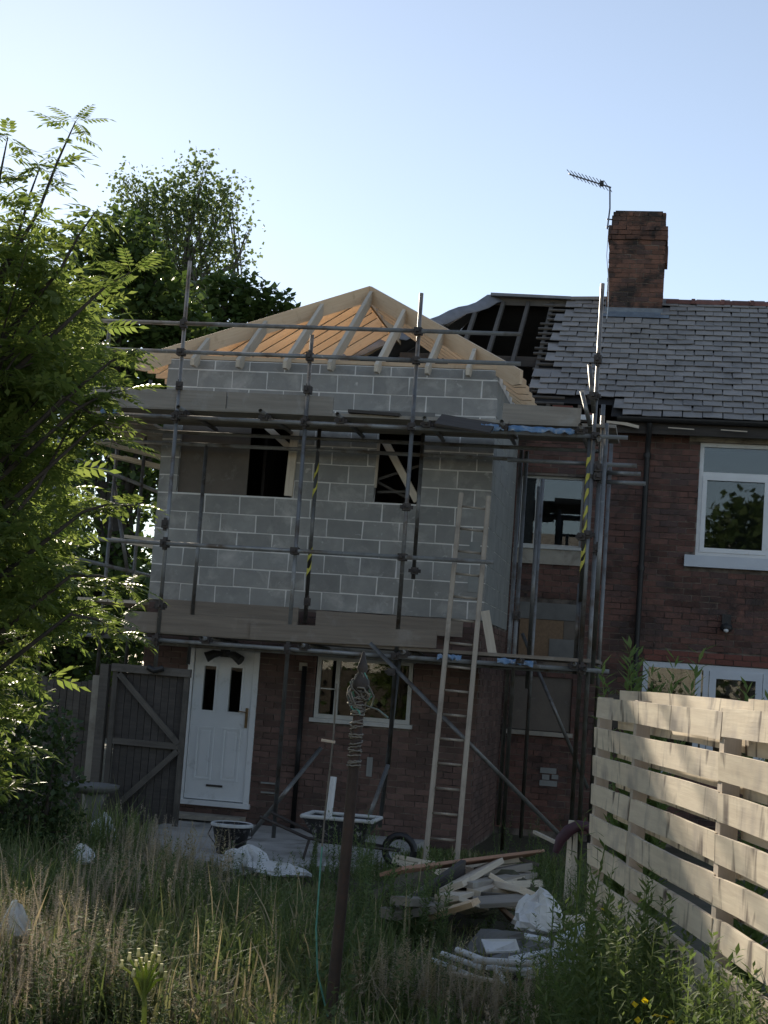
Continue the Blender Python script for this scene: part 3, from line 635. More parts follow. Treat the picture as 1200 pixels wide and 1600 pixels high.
# television aerial
a0, a1, a2 = P(949, 358, y=5.58), P(953, 293, y=5.58), P(889, 272, y=5.45)
ae = thing('television_aerial', a0, 'grey television aerial on a thin mast strapped to the chimney', 'aerial')
MB().tube([a0, (a0+a1)/2+Vector((.02, 0, 0)), a1], .014, 6).build('mast', M['aerial'], ae)
MB().tube([a1+Vector((.02, 0, 0)), a2], .012, 6).build('boom', M['aerial'], ae)
for k in range(11):
    c = a1.lerp(a2, .05+k*.09); l = .16-.006*k
    MB().tube([c+Vector((-.06, -l, .05)), c+Vector((.06, l, -.03))], .006, 5).build('element', M['aerial'], ae)
c = a1.lerp(a2, .2); MB().box(c-Vector((.03, .03, .02)), c+Vector((.03, .03, .06))).build('junction_box', M['cast'], ae)
for z in (0, .12):
    MB().tube([a0+Vector((-.02, 0, z+.04)), a0+Vector((.12, .03, z+.04))], .012, 5).build('bracket', M['cast'], ae)
MB().tube([a0+Vector((.02, -.02, 0)), P(948, 400, y=5.57), P(951, 440, y=5.5), P(950, 480, y=5.35), P(948, 498, y=5.2)], .006, 5).build('cable', M['plastic_white'], ae)

# ------------------------------------------------------------------ scaffold
YF, YI = -1.30, -.28
sc = thing('scaffold', (-1.6, YF, 0), 'tube scaffold with two board platforms wrapped round the block extension', 'scaffold')
def std(x, y, z0, z1, name='standard', lean=0.0): return pole(name, (x, y, z0), (x+lean, y, z1), M['steel'], sc)
for (x, y, z0, z1) in ((-3.60, YF, .02, 6.64), (-2.05, YF, .02, 5.80), (-.80, YF, .9, 6.33), (1.26, YF, .03, 6.50), (-5.02, YF, .02, 5.9),
                       (-4.62, YF+.25, 4.5, 5.95), (-2.11, YI, 2.5, 4.9), (-.83, YI, 3.1, 4.9), (-3.52, YI, 1.9, 4.6), (.43, YI, .02, 4.7), (.56, YI+.5, 1.9, 4.35), (1.30, YI, .02, 5.3),
                       (-4.72, .9, 0, 5.6), (-5.10, .9, 0, 5.4), (-4.72, 2.6, 0, 5.3), (.36, YI+.06, .3, 4.72), (1.36, 1.2, .02, 5.25), (.5, 1.4, .02, 4.6), (1.19, YI+.2, 2.2, 4.6)): std(x, y, z0, z1)
pole('standard', (-.80, YF-.02, .95), (-1.0, YF-.35, .10), M['steel'], sc); std(-.86, YF+.06, .25, 2.3, lean=.1)
std(1.345, YF+.05, .03, 5.0); std(1.40, YF-.04, 2.0, 4.9); std(1.20, YF+.04, 2.1, 3.1)
pole('standard', (1.17, YF-.06, 5.55), (1.25, YF-.08, 5.0), M['steel'], sc); pole('standard', (1.10, YF-.06, 5.25), (1.22, YF-.10, 4.85), M['steel'], sc)
def rail(name, x0, x1, y, z, dz=0.0): return pole(name, (x0, y, z), (x1, y, z+dz), M['steel'], sc)
G_ = YF-.055
rail('guard_rail', -4.66, .38, G_, 5.875); rail('guard_rail', -5.11, .40, G_, 5.535); rail('guard_rail', -5.12, .24, G_, 3.275)
rail('ledger', -4.95, 1.64, G_, 4.765, -.02); rail('ledger', -5.0, 1.58, G_, 2.158, -.005); rail('ledger', -5.0, 1.3, YI, 4.74); rail('ledger', -4.1, 1.3, YI, 2.13)
rail('ledger', .3, 1.75, YF+.12, 4.46); rail('ledger', 1.35, 1.80, YF+.06, 4.36); rail('ledger', 1.35, 1.86, YF+.02, 4.25)
rail('ledger', -5.0, .3, YI, 4.60)
for z in (3.05, 4.2, 4.65): pole('ledger', (-4.74, -1.5, z), (-4.74, 3.0, z), M['steel'], sc)
for z in (2.16, 4.72): pole('ledger', (1.32, -1.5, z), (1.32, 2.6, z), M['steel'], sc)
pole('ledger', (.46, -1.3, 2.16), (.46, 2.6, 2.16), M['steel'], sc)
for x in (-4.4, -3.5, -2.52, -1.62, -.62, .25, 1.12):
    pole('transom', (x, YF-.28, 4.83-.003*x), (x, YI+.3, 4.83-.003*x), M['steel'], sc)
for x in (-4.3, -3.0, -1.85, -.70, .6, 1.2):
    pole('transom', (x, YF-.26, 2.208), (x, YI+.25, 2.208), M['steel'], sc)
# braces
pole('brace', P(578, 1005, y=-1.42), P(884, 1314, y=-1.42), M['steel'], sc)
pole('brace', (-2.32, YF-.06, .02), P(502, 1168, y=-.9), M['steel'], sc)
pole('brace', (.35, 1.5, 2.6), (1.3, 1.5, .7), M['steel'], sc)
pole('brace', (-5.1, .9, 4.2), (-4.7, .92, 2.6), M['steel'], sc)
# platforms: each scaffold board its own piece
BW = .225
for k in range(5):
    y = YF+.12+k*.232
    for (xa, xb) in ((-4.9, -2.0), (-1.98, .30), (.32, 1.5)):
        beam('scaffold_board', (xa+random.uniform(-.08, .05), y, 4.874), (xb, y, 4.876+random.uniform(0, .004)), BW, .038, M['board'], sc)
    for (xa, xb) in ((-4.3, -1.4), (-1.38, 1.45)):
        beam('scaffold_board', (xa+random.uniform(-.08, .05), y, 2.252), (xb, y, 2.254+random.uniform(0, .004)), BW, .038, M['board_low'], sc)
for k in range(4):
    x = -4.98+k*.2
    if x < -4.3:
        beam('scaffold_board', (x, -.1, 4.86), (x, 3.2, 4.87), .19, .038, M['board'], sc); beam('scaffold_board', (x, -.1, 2.62), (x, 3.2, 2.63), .19, .038, M['wood_pale'], sc)
beam('toe_board', (-4.72, YF+.02, 4.985), (-3.02, YF+.02, 4.98), .036, .225, M['board'], sc); beam('toe_board', (-3.0, YF+.02, 4.98), (-1.74, YF+.02, 4.97), .036, .225, M['board'], sc)
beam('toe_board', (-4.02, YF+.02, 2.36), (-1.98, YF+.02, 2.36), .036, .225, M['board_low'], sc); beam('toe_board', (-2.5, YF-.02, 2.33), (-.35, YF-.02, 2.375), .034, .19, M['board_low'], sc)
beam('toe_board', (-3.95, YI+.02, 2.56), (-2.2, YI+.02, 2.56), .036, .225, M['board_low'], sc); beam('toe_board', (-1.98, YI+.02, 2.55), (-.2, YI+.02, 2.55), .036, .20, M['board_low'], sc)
beam('toe_board', (.22, YF+.04, 4.99), (1.1, YF+.05, 4.97), .036, .20, M['board'], sc)
beam('toe_board', (-4.95, -.9, 4.99), (-4.95, 2.8, 4.99), .036, .2, M['board'], sc)
# loose boards, tilted plate, blue sheeting
beam('loose_board', (-.50, YF-.04, 4.86), (.14, YF-.12, 4.77), .26, .03, M['wood_dark'], sc, up=(0, -.55, .8))
beam('loose_board', (-1.55, YF+.05, 4.92), (-.95, YF+.05, 4.90), .2, .035, M['wood_dark'], sc)
for i, (y, z) in enumerate(((.2, 4.55), (.75, 4.45), (1.3, 4.5))): beam('loose_board', (-5.15, y, z+.1), (-4.3, y+.5, z-.02), .15, .04, M['wood_pale'], sc)
beam('loose_board', (-4.85, .3, 3.42), (-4.25, .5, 3.35), .05, .05, M['wood_pale'], sc); beam('loose_board', (-4.85, .8, 3.5), (-4.2, .7, 3.46), .04, .04, M['wood_pale'], sc)
beam('prop_board', P(758, 955, y=-.6), P(770, 1025, y=-.75), .03, .1, M['wood_pale'], sc, up=(1, 0, 0))
def rag(name, a, b, w, mat, seed):
    rs = random.Random(seed); n = 14; m = MB(); V = []; a = Vector(a); b = Vector(b)
    for i in range(n+1):
        c = a.lerp(b, i/n)
        for j in range(4):
            t = j/3; V.append(c+Vector((0, -.035+.03*rs.uniform(-1, 1)*t-.02*t, .035-w*t*(.6+.5*rs.random())+.01*rs.uniform(-1, 1))))
    m.add(V, [(i*4+j, i*4+j+1, (i+1)*4+j+1, (i+1)*4+j) for i in range(n) for j in range(3)], True)
    o = m.build(name, mat, sc); o.modifiers.new('t', 'SOLIDIFY').thickness = .004
rag('blue_sheeting', (.0, G_-.0, 4.79), (.26, G_, 4.79), .09, M['blue'], 1); rag('blue_sheeting', (.31, G_, 4.79), (1.05, G_, 4.775), .07, M['blue'], 2)
rag('blue_sheeting', (-.32, G_-.0, 2.18), (-.05, G_, 2.18), .06, M['blue'], 3); rag('blue_sheeting', (.35, G_, 2.185), (.75, G_, 2.18), .06, M['blue'], 4); rag('blue_sheeting', (-4.5, G_, 4.80), (-4.3, G_, 4.80), .08, M['blue'], 5)
# couplers
cm = MB(); cm.box((-.045, -.05, -.04), (.045, .05, .04)); cm.box((-.02, -.085, -.015), (.02, .085, .015)); cm.box((-.075, -.02, -.02), (.075, .02, .02))
cme = bpy.data.meshes.new('coupler'); cme.from_pydata(cm.v, [], cm.f); cme.materials.append(M['coupler']); cme.update()
for (x, y, z) in [(x, YF-.03, z) for x in (-3.6, -2.05, -.8) for z in (5.875, 5.535, 4.765, 3.275, 2.158) if not (x == -2.05 and z > 5.8)]+[(1.28, YF-.03, 4.75), (1.28, YF-.03, 2.158), (1.26, YF-.03, 5.62), (1.24, YF-.05, 5.2), (1.26, YF, 3.65), (1.36, YF+.05, 3.5), (-3.62, YF-.03, 3.5), (-3.6, YF, 5.14), (-2.05, YF, 5.15), (-.80, YF, 3.85), (-2.1, YI, 2.75), (-.82, YI, 3.2), (-3.6, YF, 2.55), (1.20, YF, 3.62), (.43, YI, 2.75), (-.82, YF-.1, 1.98), (-4.74, YF, 4.7), (-5.02, YF, 5.5), (-5.02, YF, 3.28), (1.32, YF, 4.4), (1.32, YF, 4.3)]:
    o = put(bpy.data.objects.new('coupler', cme), sc, (x, y, z)); o.rotation_euler = (0, random.choice((0, math.pi/2)), random.uniform(-.3, .3))
for x in (-4.4, -3.5, -2.52, -1.62, -.62, .25, 1.12): put(bpy.data.objects.new('coupler', cme), sc, (x, G_, 4.80))
for x in (-4.3, -3.0, -1.85, -.70, .6, 1.2): put(bpy.data.objects.new('coupler', cme), sc, (x, G_, 2.19))
def tape(x, y, z0, z1, turns, seed):
    rs = random.Random(seed); n = turns
    for i in range(n):
        z = z0+(z1-z0)*(i+rs.uniform(0, .3))/n; h = .13+.06*rs.random(); m = MB(); V = []
        for k in range(9):
            t = math.pi*(1.05+.9*k/8); zz = z+h*.9*k/8
            for s in (0, 1): V.append((x+.0275*math.cos(t), y+.0275*math.sin(t), zz+s*.075*(1+.3*math.sin(k+i))))
        m.add(V, [(2*k, 2*k+2, 2*k+3, 2*k+1) for k in range(8)], True); m.build('hazard_tape', M['yellow'], sc)
tape(1.22, YF+.0, 3.15, 4.55, 7, 2); tape(-2.11, YI, 3.02, 3.35, 2, 4); tape(-2.11, YI, 3.95, 4.35, 2, 5); std(1.22, YF+.0, 2.9, 4.75)

# ------------------------------------------------------------------ ladder
lf0, lf1 = Vector((-.22, -1.96, .0)), Vector((.11, -1.92, .0)); lt0, lt1 = Vector((-.235, -.93, 4.08)), Vector((.085, -.93, 4.06))
ld = thing('ladder', (-.1, -1.94, 0), 'long timber ladder leaning on the scaffold in front of the block wall', 'ladder')
for a, b in ((lf0, lt0), (lf1, lt1)): beam('stile', a, b, .062, .052, M['wood_ladder'], ld, up=(1, 0, 0), cham=.008)
for k in range(15):
    t = .06+k*.0645; pole('rung', lf0.lerp(lt0, t), lf1.lerp(lt1, t), M['wood_ladder'], ld, .014, 8)

# ------------------------------------------------------------------ gate, left fence, bird bath
gt = thing('wooden_gate', (-3.6, -1.45, 0), 'weathered dark plank gate standing open beside the white door', 'gate')
gx0, gx1, gy = -4.03, -3.13, -1.45
n = 9; w = (gx1-gx0-.12)/n
for k in range(n):
    a = gx0+.06+k*w; MB().box((a+.002, gy-.004+random.uniform(0, .006), .08+random.uniform(0, .04)), (a+w-.004, gy+.02, 1.76)).build('board', M['wood_dark'], gt)
for x in (gx0, gx1-.05): beam('gate_stile', (x+.025, gy-.02, .08), (x+.025, gy-.02, 1.79), .05, .06, M['wood_grey'], gt, up=(1, 0, 0))
beam('rail', (gx0-.02, gy-.035, 1.81), (gx1+.02, gy-.035, 1.80), .06, .09, M['wood_grey'], gt); beam('rail', (gx0+.06, gy-.03, .98), (gx1-.05, gy-.03, .97), .04, .07, M['wood_grey'], gt)
beam('brace', (gx0+.07, gy-.045, 1.74), (gx1-.06, gy-.045, 1.0), .03, .065, M['wood_grey'], gt); beam('brace', (gx1-.06, gy-.045, .92), (gx0+.2, gy-.045, .28), .03, .065, M['wood_grey'], gt)
MB().tube([(gx0+.42, gy-.07, 1.84), (gx0+.5, gy-.09, 1.80), (gx0+.6, gy-.07, 1.84)], .035, 6).build('latch', M['cast'], gt)
pf = thing('plank_fence', (-4.7, -1.0, 0), 'grey upright plank fence left of the gate, half hidden by leaves', 'fence')
for k in range(11):
    a = -5.35+k*.085; MB().box((a, -1.0+random.uniform(-.006, .006), 0), (a+.078, -.98, 1.62+random.uniform(-.02, .02))).build('board', M['wood_grey'], pf)
beam('rail', (-5.35, -.96, 1.3), (-4.4, -.96, 1.3), .04, .08, M['wood_grey'], pf); beam('rail', (-5.35, -.96, .4), (-4.4, -.96, .4), .04, .08, M['wood_grey'], pf)
fp = MB().box((-4.36, -1.25, -.1), (-4.26, -1.13, 1.70)).build('fence_post', M['stone'], None, (-4.31, -1.2, 0)); tag(fp, 'pale square post between the grey plank fence and gate', 'post')
gp = MB().box((-4.19, -1.5, -.1), (-4.09, -1.4, 1.84)).build('gate_post', M['wood_grey'], None, (-4.14, -1.45, 0)); tag(gp, 'dark timber post the open gate hangs from', 'post')
bb = thing('bird_bath', (-3.88, -2.1, 0), 'mossy stone bird bath with wide dished top below the gate', 'bird bath')
MB().lathe([(.0, .44), (.14, .42), (.25, .45), (.30, .49), (.31, .52), (.27, .525), (.15, .49), (0, .48)], (-3.95, -2.1, 0), 22).build('bowl', M['greyboard'], bb)
MB().lathe([(.17, -.05), (.17, .06), (.10, .10), (.085, .30), (.13, .43), (0, .43)], (-3.90, -2.1, 0), 14).build('pedestal', M['greyboard'], bb)

# ------------------------------------------------------------------ plant tools
def tri_mesh(name, V, F, mat, parent=None, loc=(0, 0, 0), smooth=False):
    loc = Vector(loc); me = mesh_np(name, np.asarray(V)-np.array(loc), F, mat, smooth); return put(bpy.data.objects.new(name, me), parent, loc)
def inst(V, F, Rm, T):
    """V (n,3), F (m,k), Rm (q,3,3), T (q,3) -> stacked mesh arrays"""
    V = np.asarray(V, float); F = np.asarray(F); W = np.einsum('qij,nj->qni', Rm, V)+T[:, None, :]
    return W.reshape(-1, 3), (F[None]+(np.arange(len(T))*len(V))[:, None, None]).reshape(-1, F.shape[1])
def cat_(parts):
    Vs, Fs, n = [], [], 0
    for V, F in parts:
        Vs.append(V); Fs.append(np.asarray(F)+n); n += len(V)
    return np.concatenate(Vs), np.concatenate(Fs)
def rot_z(a):
    c, s = np.cos(a), np.sin(a); z = np.zeros_like(a); o = np.ones_like(a)
    return np.stack([np.stack([c, -s, z], -1), np.stack([s, c, z], -1), np.stack([z, z, o], -1)], -2)
def rot_x(a):
    c, s = np.cos(a), np.sin(a); z = np.zeros_like(a); o = np.ones_like(a)
    return np.stack([np.stack([o, z, z], -1), np.stack([z, c, -s], -1), np.stack([z, s, c], -1)], -2)
def rot_y(a):
    c, s = np.cos(a), np.sin(a); z = np.zeros_like(a); o = np.ones_like(a)
    return np.stack([np.stack([c, z, s], -1), np.stack([z, o, z], -1), np.stack([-s, z, c], -1)], -2)
LEAF = (np.array([(0, 0, 0), (-.5, .45, .12), (0, .5, 0), (.5, .45, .12), (0, 1, -.06)]), np.array([(0, 2, 1), (0, 3, 2), (1, 2, 4), (2, 3, 4)]))
def leaf_t(L, w): V = LEAF[0].copy(); V[:, 0] *= w; V[:, 1] *= L; V[:, 2] *= w; return V, LEAF[1]
def pinnate(L=.26, pairs=5, ll=.085, lw=.03, droop=.35):
    """compound leaf growing along +Y"""
    parts = []; ax = []
    for i in range(9):
        t = i/8; ax.append((0, L*t, -droop*L*t*t))
    ax = np.array(ax); V = []; F = []
    for i in range(9): V += [ax[i]+(.002, 0, 0), ax[i]-(.002, 0, 0)]
    for i in range(8): F += [(2*i, 2*i+1, 2*i+2), (2*i+1, 2*i+3, 2*i+2)]
    parts.append((np.array(V), np.array(F)))
    lv, lf_ = leaf_t(ll, lw); lv = lv[[0, 1, 3, 4]]; lf2 = np.array([(0, 3, 1), (0, 2, 3)])
    for k in range(pairs):
        t = .25+.7*k/pairs; c = np.array((0, L*t, -droop*L*t*t))
        for s in (-1, 1):
            a = s*(1.0-.25*k/pairs); Rm = rot_z(np.array([-a]))@rot_x(np.array([-.35]))
            parts.append(inst(lv*(.8+.25*math.sin(3.1*t)), lf2, Rm, c[None]))
    parts.append(inst(lv, lf2, rot_x(np.array([-.6])), ax[-1][None])); return cat_(parts)
def ellipsoid(n, c, r):
    d = rng.normal(size=(n, 3)); d /= np.linalg.norm(d, axis=1)[:, None]; return np.array(c)+d*np.array(r)*(rng.random(n)[:, None]**.42)
def limbs(m, base, pts, r0, seed, twigs=2, tw=.4):
    rs = random.Random(seed)
    for p in pts:
        p = Vector(p); b = Vector(base); L = (p-b).length; mid = b.lerp(p, .5)+Vector((rs.uniform(-.1, .1), rs.uniform(-.1, .1), .06))*L
        q = [b, b.lerp(mid, .5)+Vector((0, 0, .02*L)), mid, mid.lerp(p, .5), p]; m.tube(q, [r0, r0*.75, r0*.5, r0*.32, r0*.12], 6)
        for k in range(twigs):
            s = q[rs.choice((2, 3))]; e = p+Vector((rs.uniform(-1, 1), rs.uniform(-1, 1), rs.uniform(-.4, .8)))*tw
            m.tube([s, s.lerp(e, .5)+Vector((0, 0, .03*L)), e], [r0*.35, r0*.2, r0*.06], 5)
def blob_px(L, dflt):
    out = []
    for b in L:
        u, v, r = b[:3]; y = b[3] if len(b) > 3 else dflt; c = P(u, v, y=y); D = np.dot(np.array(c)-CAM, AF); rr = r*D/FPX; out.append((c, (rr, rr*(b[4] if len(b) > 4 else 1.0), rr)))
    return out
def leafy(blobs, dens, tmpl, smin, smax, upb=.5, cluster=1, cr=.1):
    parts = []
    for (c, r) in blobs:
        n = max(3, int(dens*(r[0]*r[1]*r[2])**(2/3)*(1 if cluster == 1 else 1/cluster)))
        p = ellipsoid(n, c, r)
        if cluster > 1: p = np.repeat(p, cluster, 0)+rng.normal(size=(n*cluster, 3))*cr
        n = len(p); s = rng.uniform(smin, smax, n)
        Rm = rot_z(rng.uniform(0, 6.283, n))@rot_x(rng.normal(0, .9, n)*(1-upb)+rng.uniform(-.5, .3, n))@rot_y(rng.normal(0, .8, n)*(1-upb*.5)); parts.append(inst(tmpl[0], tmpl[1], Rm*s[:, None, None], p))
    return cat_(parts)

# ------------------------------------------------------------------ trees
def tree(name, label, base, trunk_top, r, blobs, leaves, leafm, barkm, group=None, seed=1, twigs=2, extra=None):
    t = thing(name, base, label, 'tree', group); m = MB(); b = Vector(base); tt = Vector(trunk_top)
    m.tube([b-Vector((0, 0, .1)), b.lerp(tt, .35)+Vector((.03, .02, 0)), b.lerp(tt, .7), tt], [r*1.2, r, r*.75, r*.45], 9)
    for k, (c, rr) in enumerate(blobs):
        f = .35+.6*((k*37) % 10)/10; limbs(m, b.lerp(tt, f), [c], r*.45, seed+k, twigs, rr[0]*.9)
    m.build('trunk', barkm, t); tri_mesh('crown', leaves[0], leaves[1], leafm, t, base); return t
# near ash sapling at the left edge
ashb = blob_px([(-40, 330, 120), (30, 380, 90), (95, 420, 80), (40, 500, 130), (130, 500, 70), (-60, 560, 160), (50, 620, 115), (135, 580, 55), (-20, 760, 135), (85, 720, 65), (-60, 900, 160), (30, 880, 105), (105, 910, 50), (150, 960, 34), (40, 985, 75), (-60, 1080, 140), (10, 1110, 90), (60, 800, 75), (60, 960, 80), (-20, 1200, 110), (-120, 960, 150), (-20, 640, 120), (0, 270, 60), (-120, 500, 140), (-140, 800, 150)], -9.8)
ashb = [(c-Vector((.27, 0, 0)), r) for c, r in ashb]
for k in range(len(ashb)):
    c, r = ashb[k]; ashb[k] = (c+Vector((0, (-.9, .5, -.2, .9, 0)[k % 5], 0)), (r[0], r[1]*1.4, r[2]))
pin = [pinnate(.23, 5, .075, .028, .35), pinnate(.20, 4, .08, .032, .6), pinnate(.26, 6, .07, .026, .15), pinnate(.17, 3, .085, .036, .5)]
def ash_leaves(blobs, dens):
    parts = []
    for (c, r) in blobs:
        n = max(2, int(dens*r[0]*r[1]*r[2]**.6))
        for p in ellipsoid(n, c, r):
            k = random.randint(5, 8); az = rng.uniform(0, 6.28)+np.arange(k)*2.4; el = rng.uniform(-.5, .9, k); tp = random.choice(pin)
            parts.append(inst(tp[0], tp[1], (rot_z(az)@rot_x(el)@rot_y(rng.normal(0, .5, k)))*rng.uniform(.55, 1.25, k)[:, None, None], p+rng.normal(0, .035, (k, 3))))
    return parts
al = ash_leaves(ashb, 270)
shoots = []
for (u0, v0, u1, v1) in ((60, 330, 118, 190), (-10, 330, 12, 215), (95, 420, 150, 330), (30, 360, 62, 262), (130, 480, 205, 425), (130, 600, 215, 545), (120, 640, 195, 610), (110, 700, 180, 650), (110, 900, 200, 915), (110, 960, 190, 990), (130, 800, 210, 790), (100, 620, 190, 690), (60, 760, 140, 620)):
    a, b = P(u0, v0, y=-9.9), P(u1, v1, y=-9.7); shoots.append((a, b))
    for t in np.linspace(.3, 1, 6):
        c = a.lerp(b, t); k = 3 if t < 1 else 7
        az = rng.uniform(0, 6.28, k) if t < 1 else np.arange(k)*1.3+rng.uniform(0, 6); tp = random.choice(pin)
        al.append(inst(tp[0], tp[1], (rot_z(az)@rot_x(rng.uniform(-.2, .7, k)))*rng.uniform(.7, 1.0, k)[:, None, None], np.array(c)[None].repeat(k, 0)))
ash = tree('ash_tree', 'leafy young ash tree at the left edge with feathery leaves catching the sun', (-2.75, -9.6, 0), (-2.1, -9.8, 3.9), .07, ashb, cat_(al), M['leaf_ash'], M['bark'], seed=3)
m = MB()
for a, b in shoots: m.tube([Vector((-2.2, -9.8, a.z-.7)), a.lerp(Vector((-2.2, -9.8, a.z-.7)), .4), a, a.lerp(b, .5)+Vector((0, 0, .03)), b], [.022, .016, .011, .008, .004], 5)
m.build('shoots', M['bark'], ash)
# trees behind the house
leaf_small = leaf_t(.19, .17); leaf_big = leaf_t(.20, .17)
b1 = blob_px([(205, 290, 26), (215, 330, 40), (280, 330, 45), (360, 300, 20), (270, 460, 60), (200, 440, 60), (310, 300, 42), (345, 330, 30), (320, 350, 50), (255, 300, 30), (235, 340, 38), (345, 400, 38), (290, 420, 55), (225, 400, 50), (340, 440, 30), (385, 362, 14), (372, 392, 17), (378, 412, 12), (265, 360, 40), (318, 262, 22), (300, 480, 50)], 46)
tree('poplar_tree', 'tall loose poplar rising against the sky behind the left scaffold pole', tuple(P(292, 1030, y=46).xy)+(0,), tuple(P(296, 380, y=46)), .35, b1, leafy(b1, 420, leaf_small, .6, 1.3, .2, 8, .36), M['leaf_birch'], M['bark_pale'], seed=20, twigs=3)
b2 = blob_px([(345, 465, 45), (385, 462, 40), (430, 485, 38), (400, 490, 45), (455, 500, 25), (330, 520, 60), (390, 530, 55), (300, 560, 60), (345, 450, 22)], 26)
tree('sycamore_tree', 'dense dark green sycamore behind the new timber roof', tuple(P(380, 1030, y=26).xy)+(0,), tuple(P(380, 520, y=26)), .3, b2, leafy(b2, 600, leaf_t(.22, .19), .7, 1.25, .5), M['leaf_dark'], M['bark'], seed=40)
b3 = blob_px([(270, 480, 55), (285, 540, 60), (300, 600, 45), (200, 380, 55), (190, 460, 85), (230, 420, 50), (150, 400, 70), (250, 520, 75), (180, 580, 95), (240, 620, 60), (110, 560, 90), (60, 500, 90), (10, 560, 110), (120, 680, 80), (215, 700, 70), (60, 760, 90), (230, 770, 55), (140, 900, 90), (210, 880, 60), (240, 940, 50), (60, 900, 90), (-40, 750, 120), (170, 1000, 70)], 18)
tree('oak_tree', 'broad dark tree filling the gap left of the extension behind the scaffold', tuple(P(180, 1030, y=18).xy)+(0,), tuple(P(190, 560, y=18)), .3, b3, leafy(b3, 520, leaf_t(.26, .22), .6, 1.15, .4), M['leaf_dark'], M['bark'], seed=60)
b4 = blob_px([(-60, 900, 160), (-120, 700, 160), (30, 1000, 110), (130, 1010, 80), (230, 1000, 60), (-100, 1050, 160), (60, 850, 90), (100, 1080, 70), (210, 930, 60)], 11.0)
tree('laurel_tree', 'low dark evergreen behind the plank fence beyond the gate', (-9.6, 11.0, 0), (-9.2, 11.0, 2.8), .12, b4, leafy(b4, 800, leaf_big, .6, 1.1, .4), M['leaf_dark'], M['bark'], seed=160)
hw = [(Vector((x, y, z)), (r, r, r*.8)) for x, y, z, r in ((-7.4, 3.4, 4.6, 1.2), (-8.3, 3.8, 4.2, 1.3), (-6.6, 3.0, 4.3, .9), (-7.5, 3.5, 5.85, .9), (-8.6, 3.2, 3.0, 1.3), (-7.2, 3.2, 3.1, 1.1), (-9.6, 3.6, 3.8, 1.3), (-9.3, 3.6, 5.6, 1.3), (-9.4, 3.6, 7.1, 1.2), (-10.2, 3.6, 6.4, 1.3), (-8.7, 3.5, 6.6, .8))]  # added tree, crowns shaped to shade the lower left garden and ash
tree('hawthorn_tree', 'rounded hawthorn added behind the ash leaves to shade the lower left garden', (-8, 3.5, 0), (-7.9, 3.5, 3.6), .13, hw, leafy(hw, 420, leaf_t(.13, .1), .6, 1.2, .3), M['leaf_dark'], M['bark'], seed=210)
# hedge at the lower left
hb = blob_px([(-30, 1110, 90), (45, 1150, 80), (20, 1230, 100), (85, 1230, 55), (-40, 1300, 120), (60, 1310, 80), (100, 1290, 40), (20, 1080, 60), (90, 1150, 40), (-80, 1200, 120)], -4.6)
hg = thing('hedge_bush', (-3.5, -4.6, 0), 'dark rounded hedge bush in deep shade at the lower left', 'bush')
hl = leafy(hb, 2600, leaf_t(.075, .05), .6, 1.2, .3); tri_mesh('foliage', hl[0], hl[1], M['leaf_hedge'], hg, (-3.5, -4.6, 0))
m = MB(); limbs(m, (-3.5, -4.6, 0), [c for c, r in hb], .03, 5, 1); m.build('stems', M['bark'], hg)
# what the windows mirror: trees beyond the lane behind the viewer
def far_tree(name, label, x, y, h, rw, seed, group):
    rs = random.Random(seed); bl = [(Vector((x+rs.uniform(-.6, .6)*rw, y+rs.uniform(-.6, .6)*rw, h*rs.uniform(.4, .85))), (rw*.55, rw*.55, h*.2)) for k in range(7)]
    tree(name, label, (x, y, 0), (x, y, h*.6), .16, bl, leafy(bl, 150, leaf_t(.32, .3), .8, 1.3, .3), M['leaf_dark'], M['bark'], group, seed)
far_tree('tall_tree', 'tall tree mirrored in the upper window of the brick house', 4.9, -31, 10.5, 3.2, 81, None)
def opposite_house(x0, x1, label):  # added behind the viewer: pale walls bounce sun onto the shaded front
    e = thing('opposite_house', ((x0+x1)/2, -35, 0), label, 'house', 'terrace across the lane, added for bounce light and window reflections'); y0, y1 = -35.0, -43.0
    ho = [(x0+.8, x0+1.8, .1, 2.1), (x0+2.6, x1-.9, .95, 2.2), (x0+.8, x0+1.9, 3.4, 4.7), (x1-2.4, x1-.9, 3.4, 4.7)]
    m = MB(); panel(m, 'y', y0-.3, y0, x0+.01, x1-.01, -.1, 5.4, ho); m.box((x0+.01, y1, -.1), (x1-.01, y1+.3, 5.4)); m.box((x0+.01, y1+.3, -.1), (x0+.3, y0-.3, 5.4)); m.box((x1-.3, y1+.3, -.1), (x1-.01, y0-.3, 5.4)); m.build('wall', M['stone_render'], e)
    m = MB(); m.prism([(x0, y0+.35, 5.3), (x0, y0-4, 8.1), (x0, y1-.35, 5.3), (x0, y0-4, 7.9)], (x1-x0, 0, 0)); rf_ = m.build('roof', M['slate'], e); MB().box((x1-1.0, y0-4.5, 7.4), (x1-.2, y0-3.5, 9.3)).build('chimney', M['brick_new'], rf_)
    MB().box((ho[0][0], y0-.2, .1), (ho[0][1], y0-.15, 2.1)).build('door', M['wood_dark'], e)
    for h in ho[1:]: window(e, 'window', h[0], h[1], h[2], h[3], y0-.2, M['upvc'], mullions=((h[0]+h[1])/2,))
for k in range(7): opposite_house(-22+k*6.2, -15.8+k*6.2, ('first', 'second', 'third', 'fourth', 'fifth', 'sixth', 'last')[k]+' pale rendered house from the left in the mirrored terrace')
hr = thing('clipped_hedge', (0, -31, 0), 'long clipped hedge behind the viewer, seen only mirrored in the low windows', 'hedge')
hbl = [(Vector((x, -31, 1.2)), (1.2, .6, 1.3)) for x in np.arange(-20, 21, 1.6)]; V, F = leafy(hbl, 160, leaf_t(.22, .2), .8, 1.3, .3); tri_mesh('foliage', V, F, M['leaf_dark'], hr, (0, -31, 0))
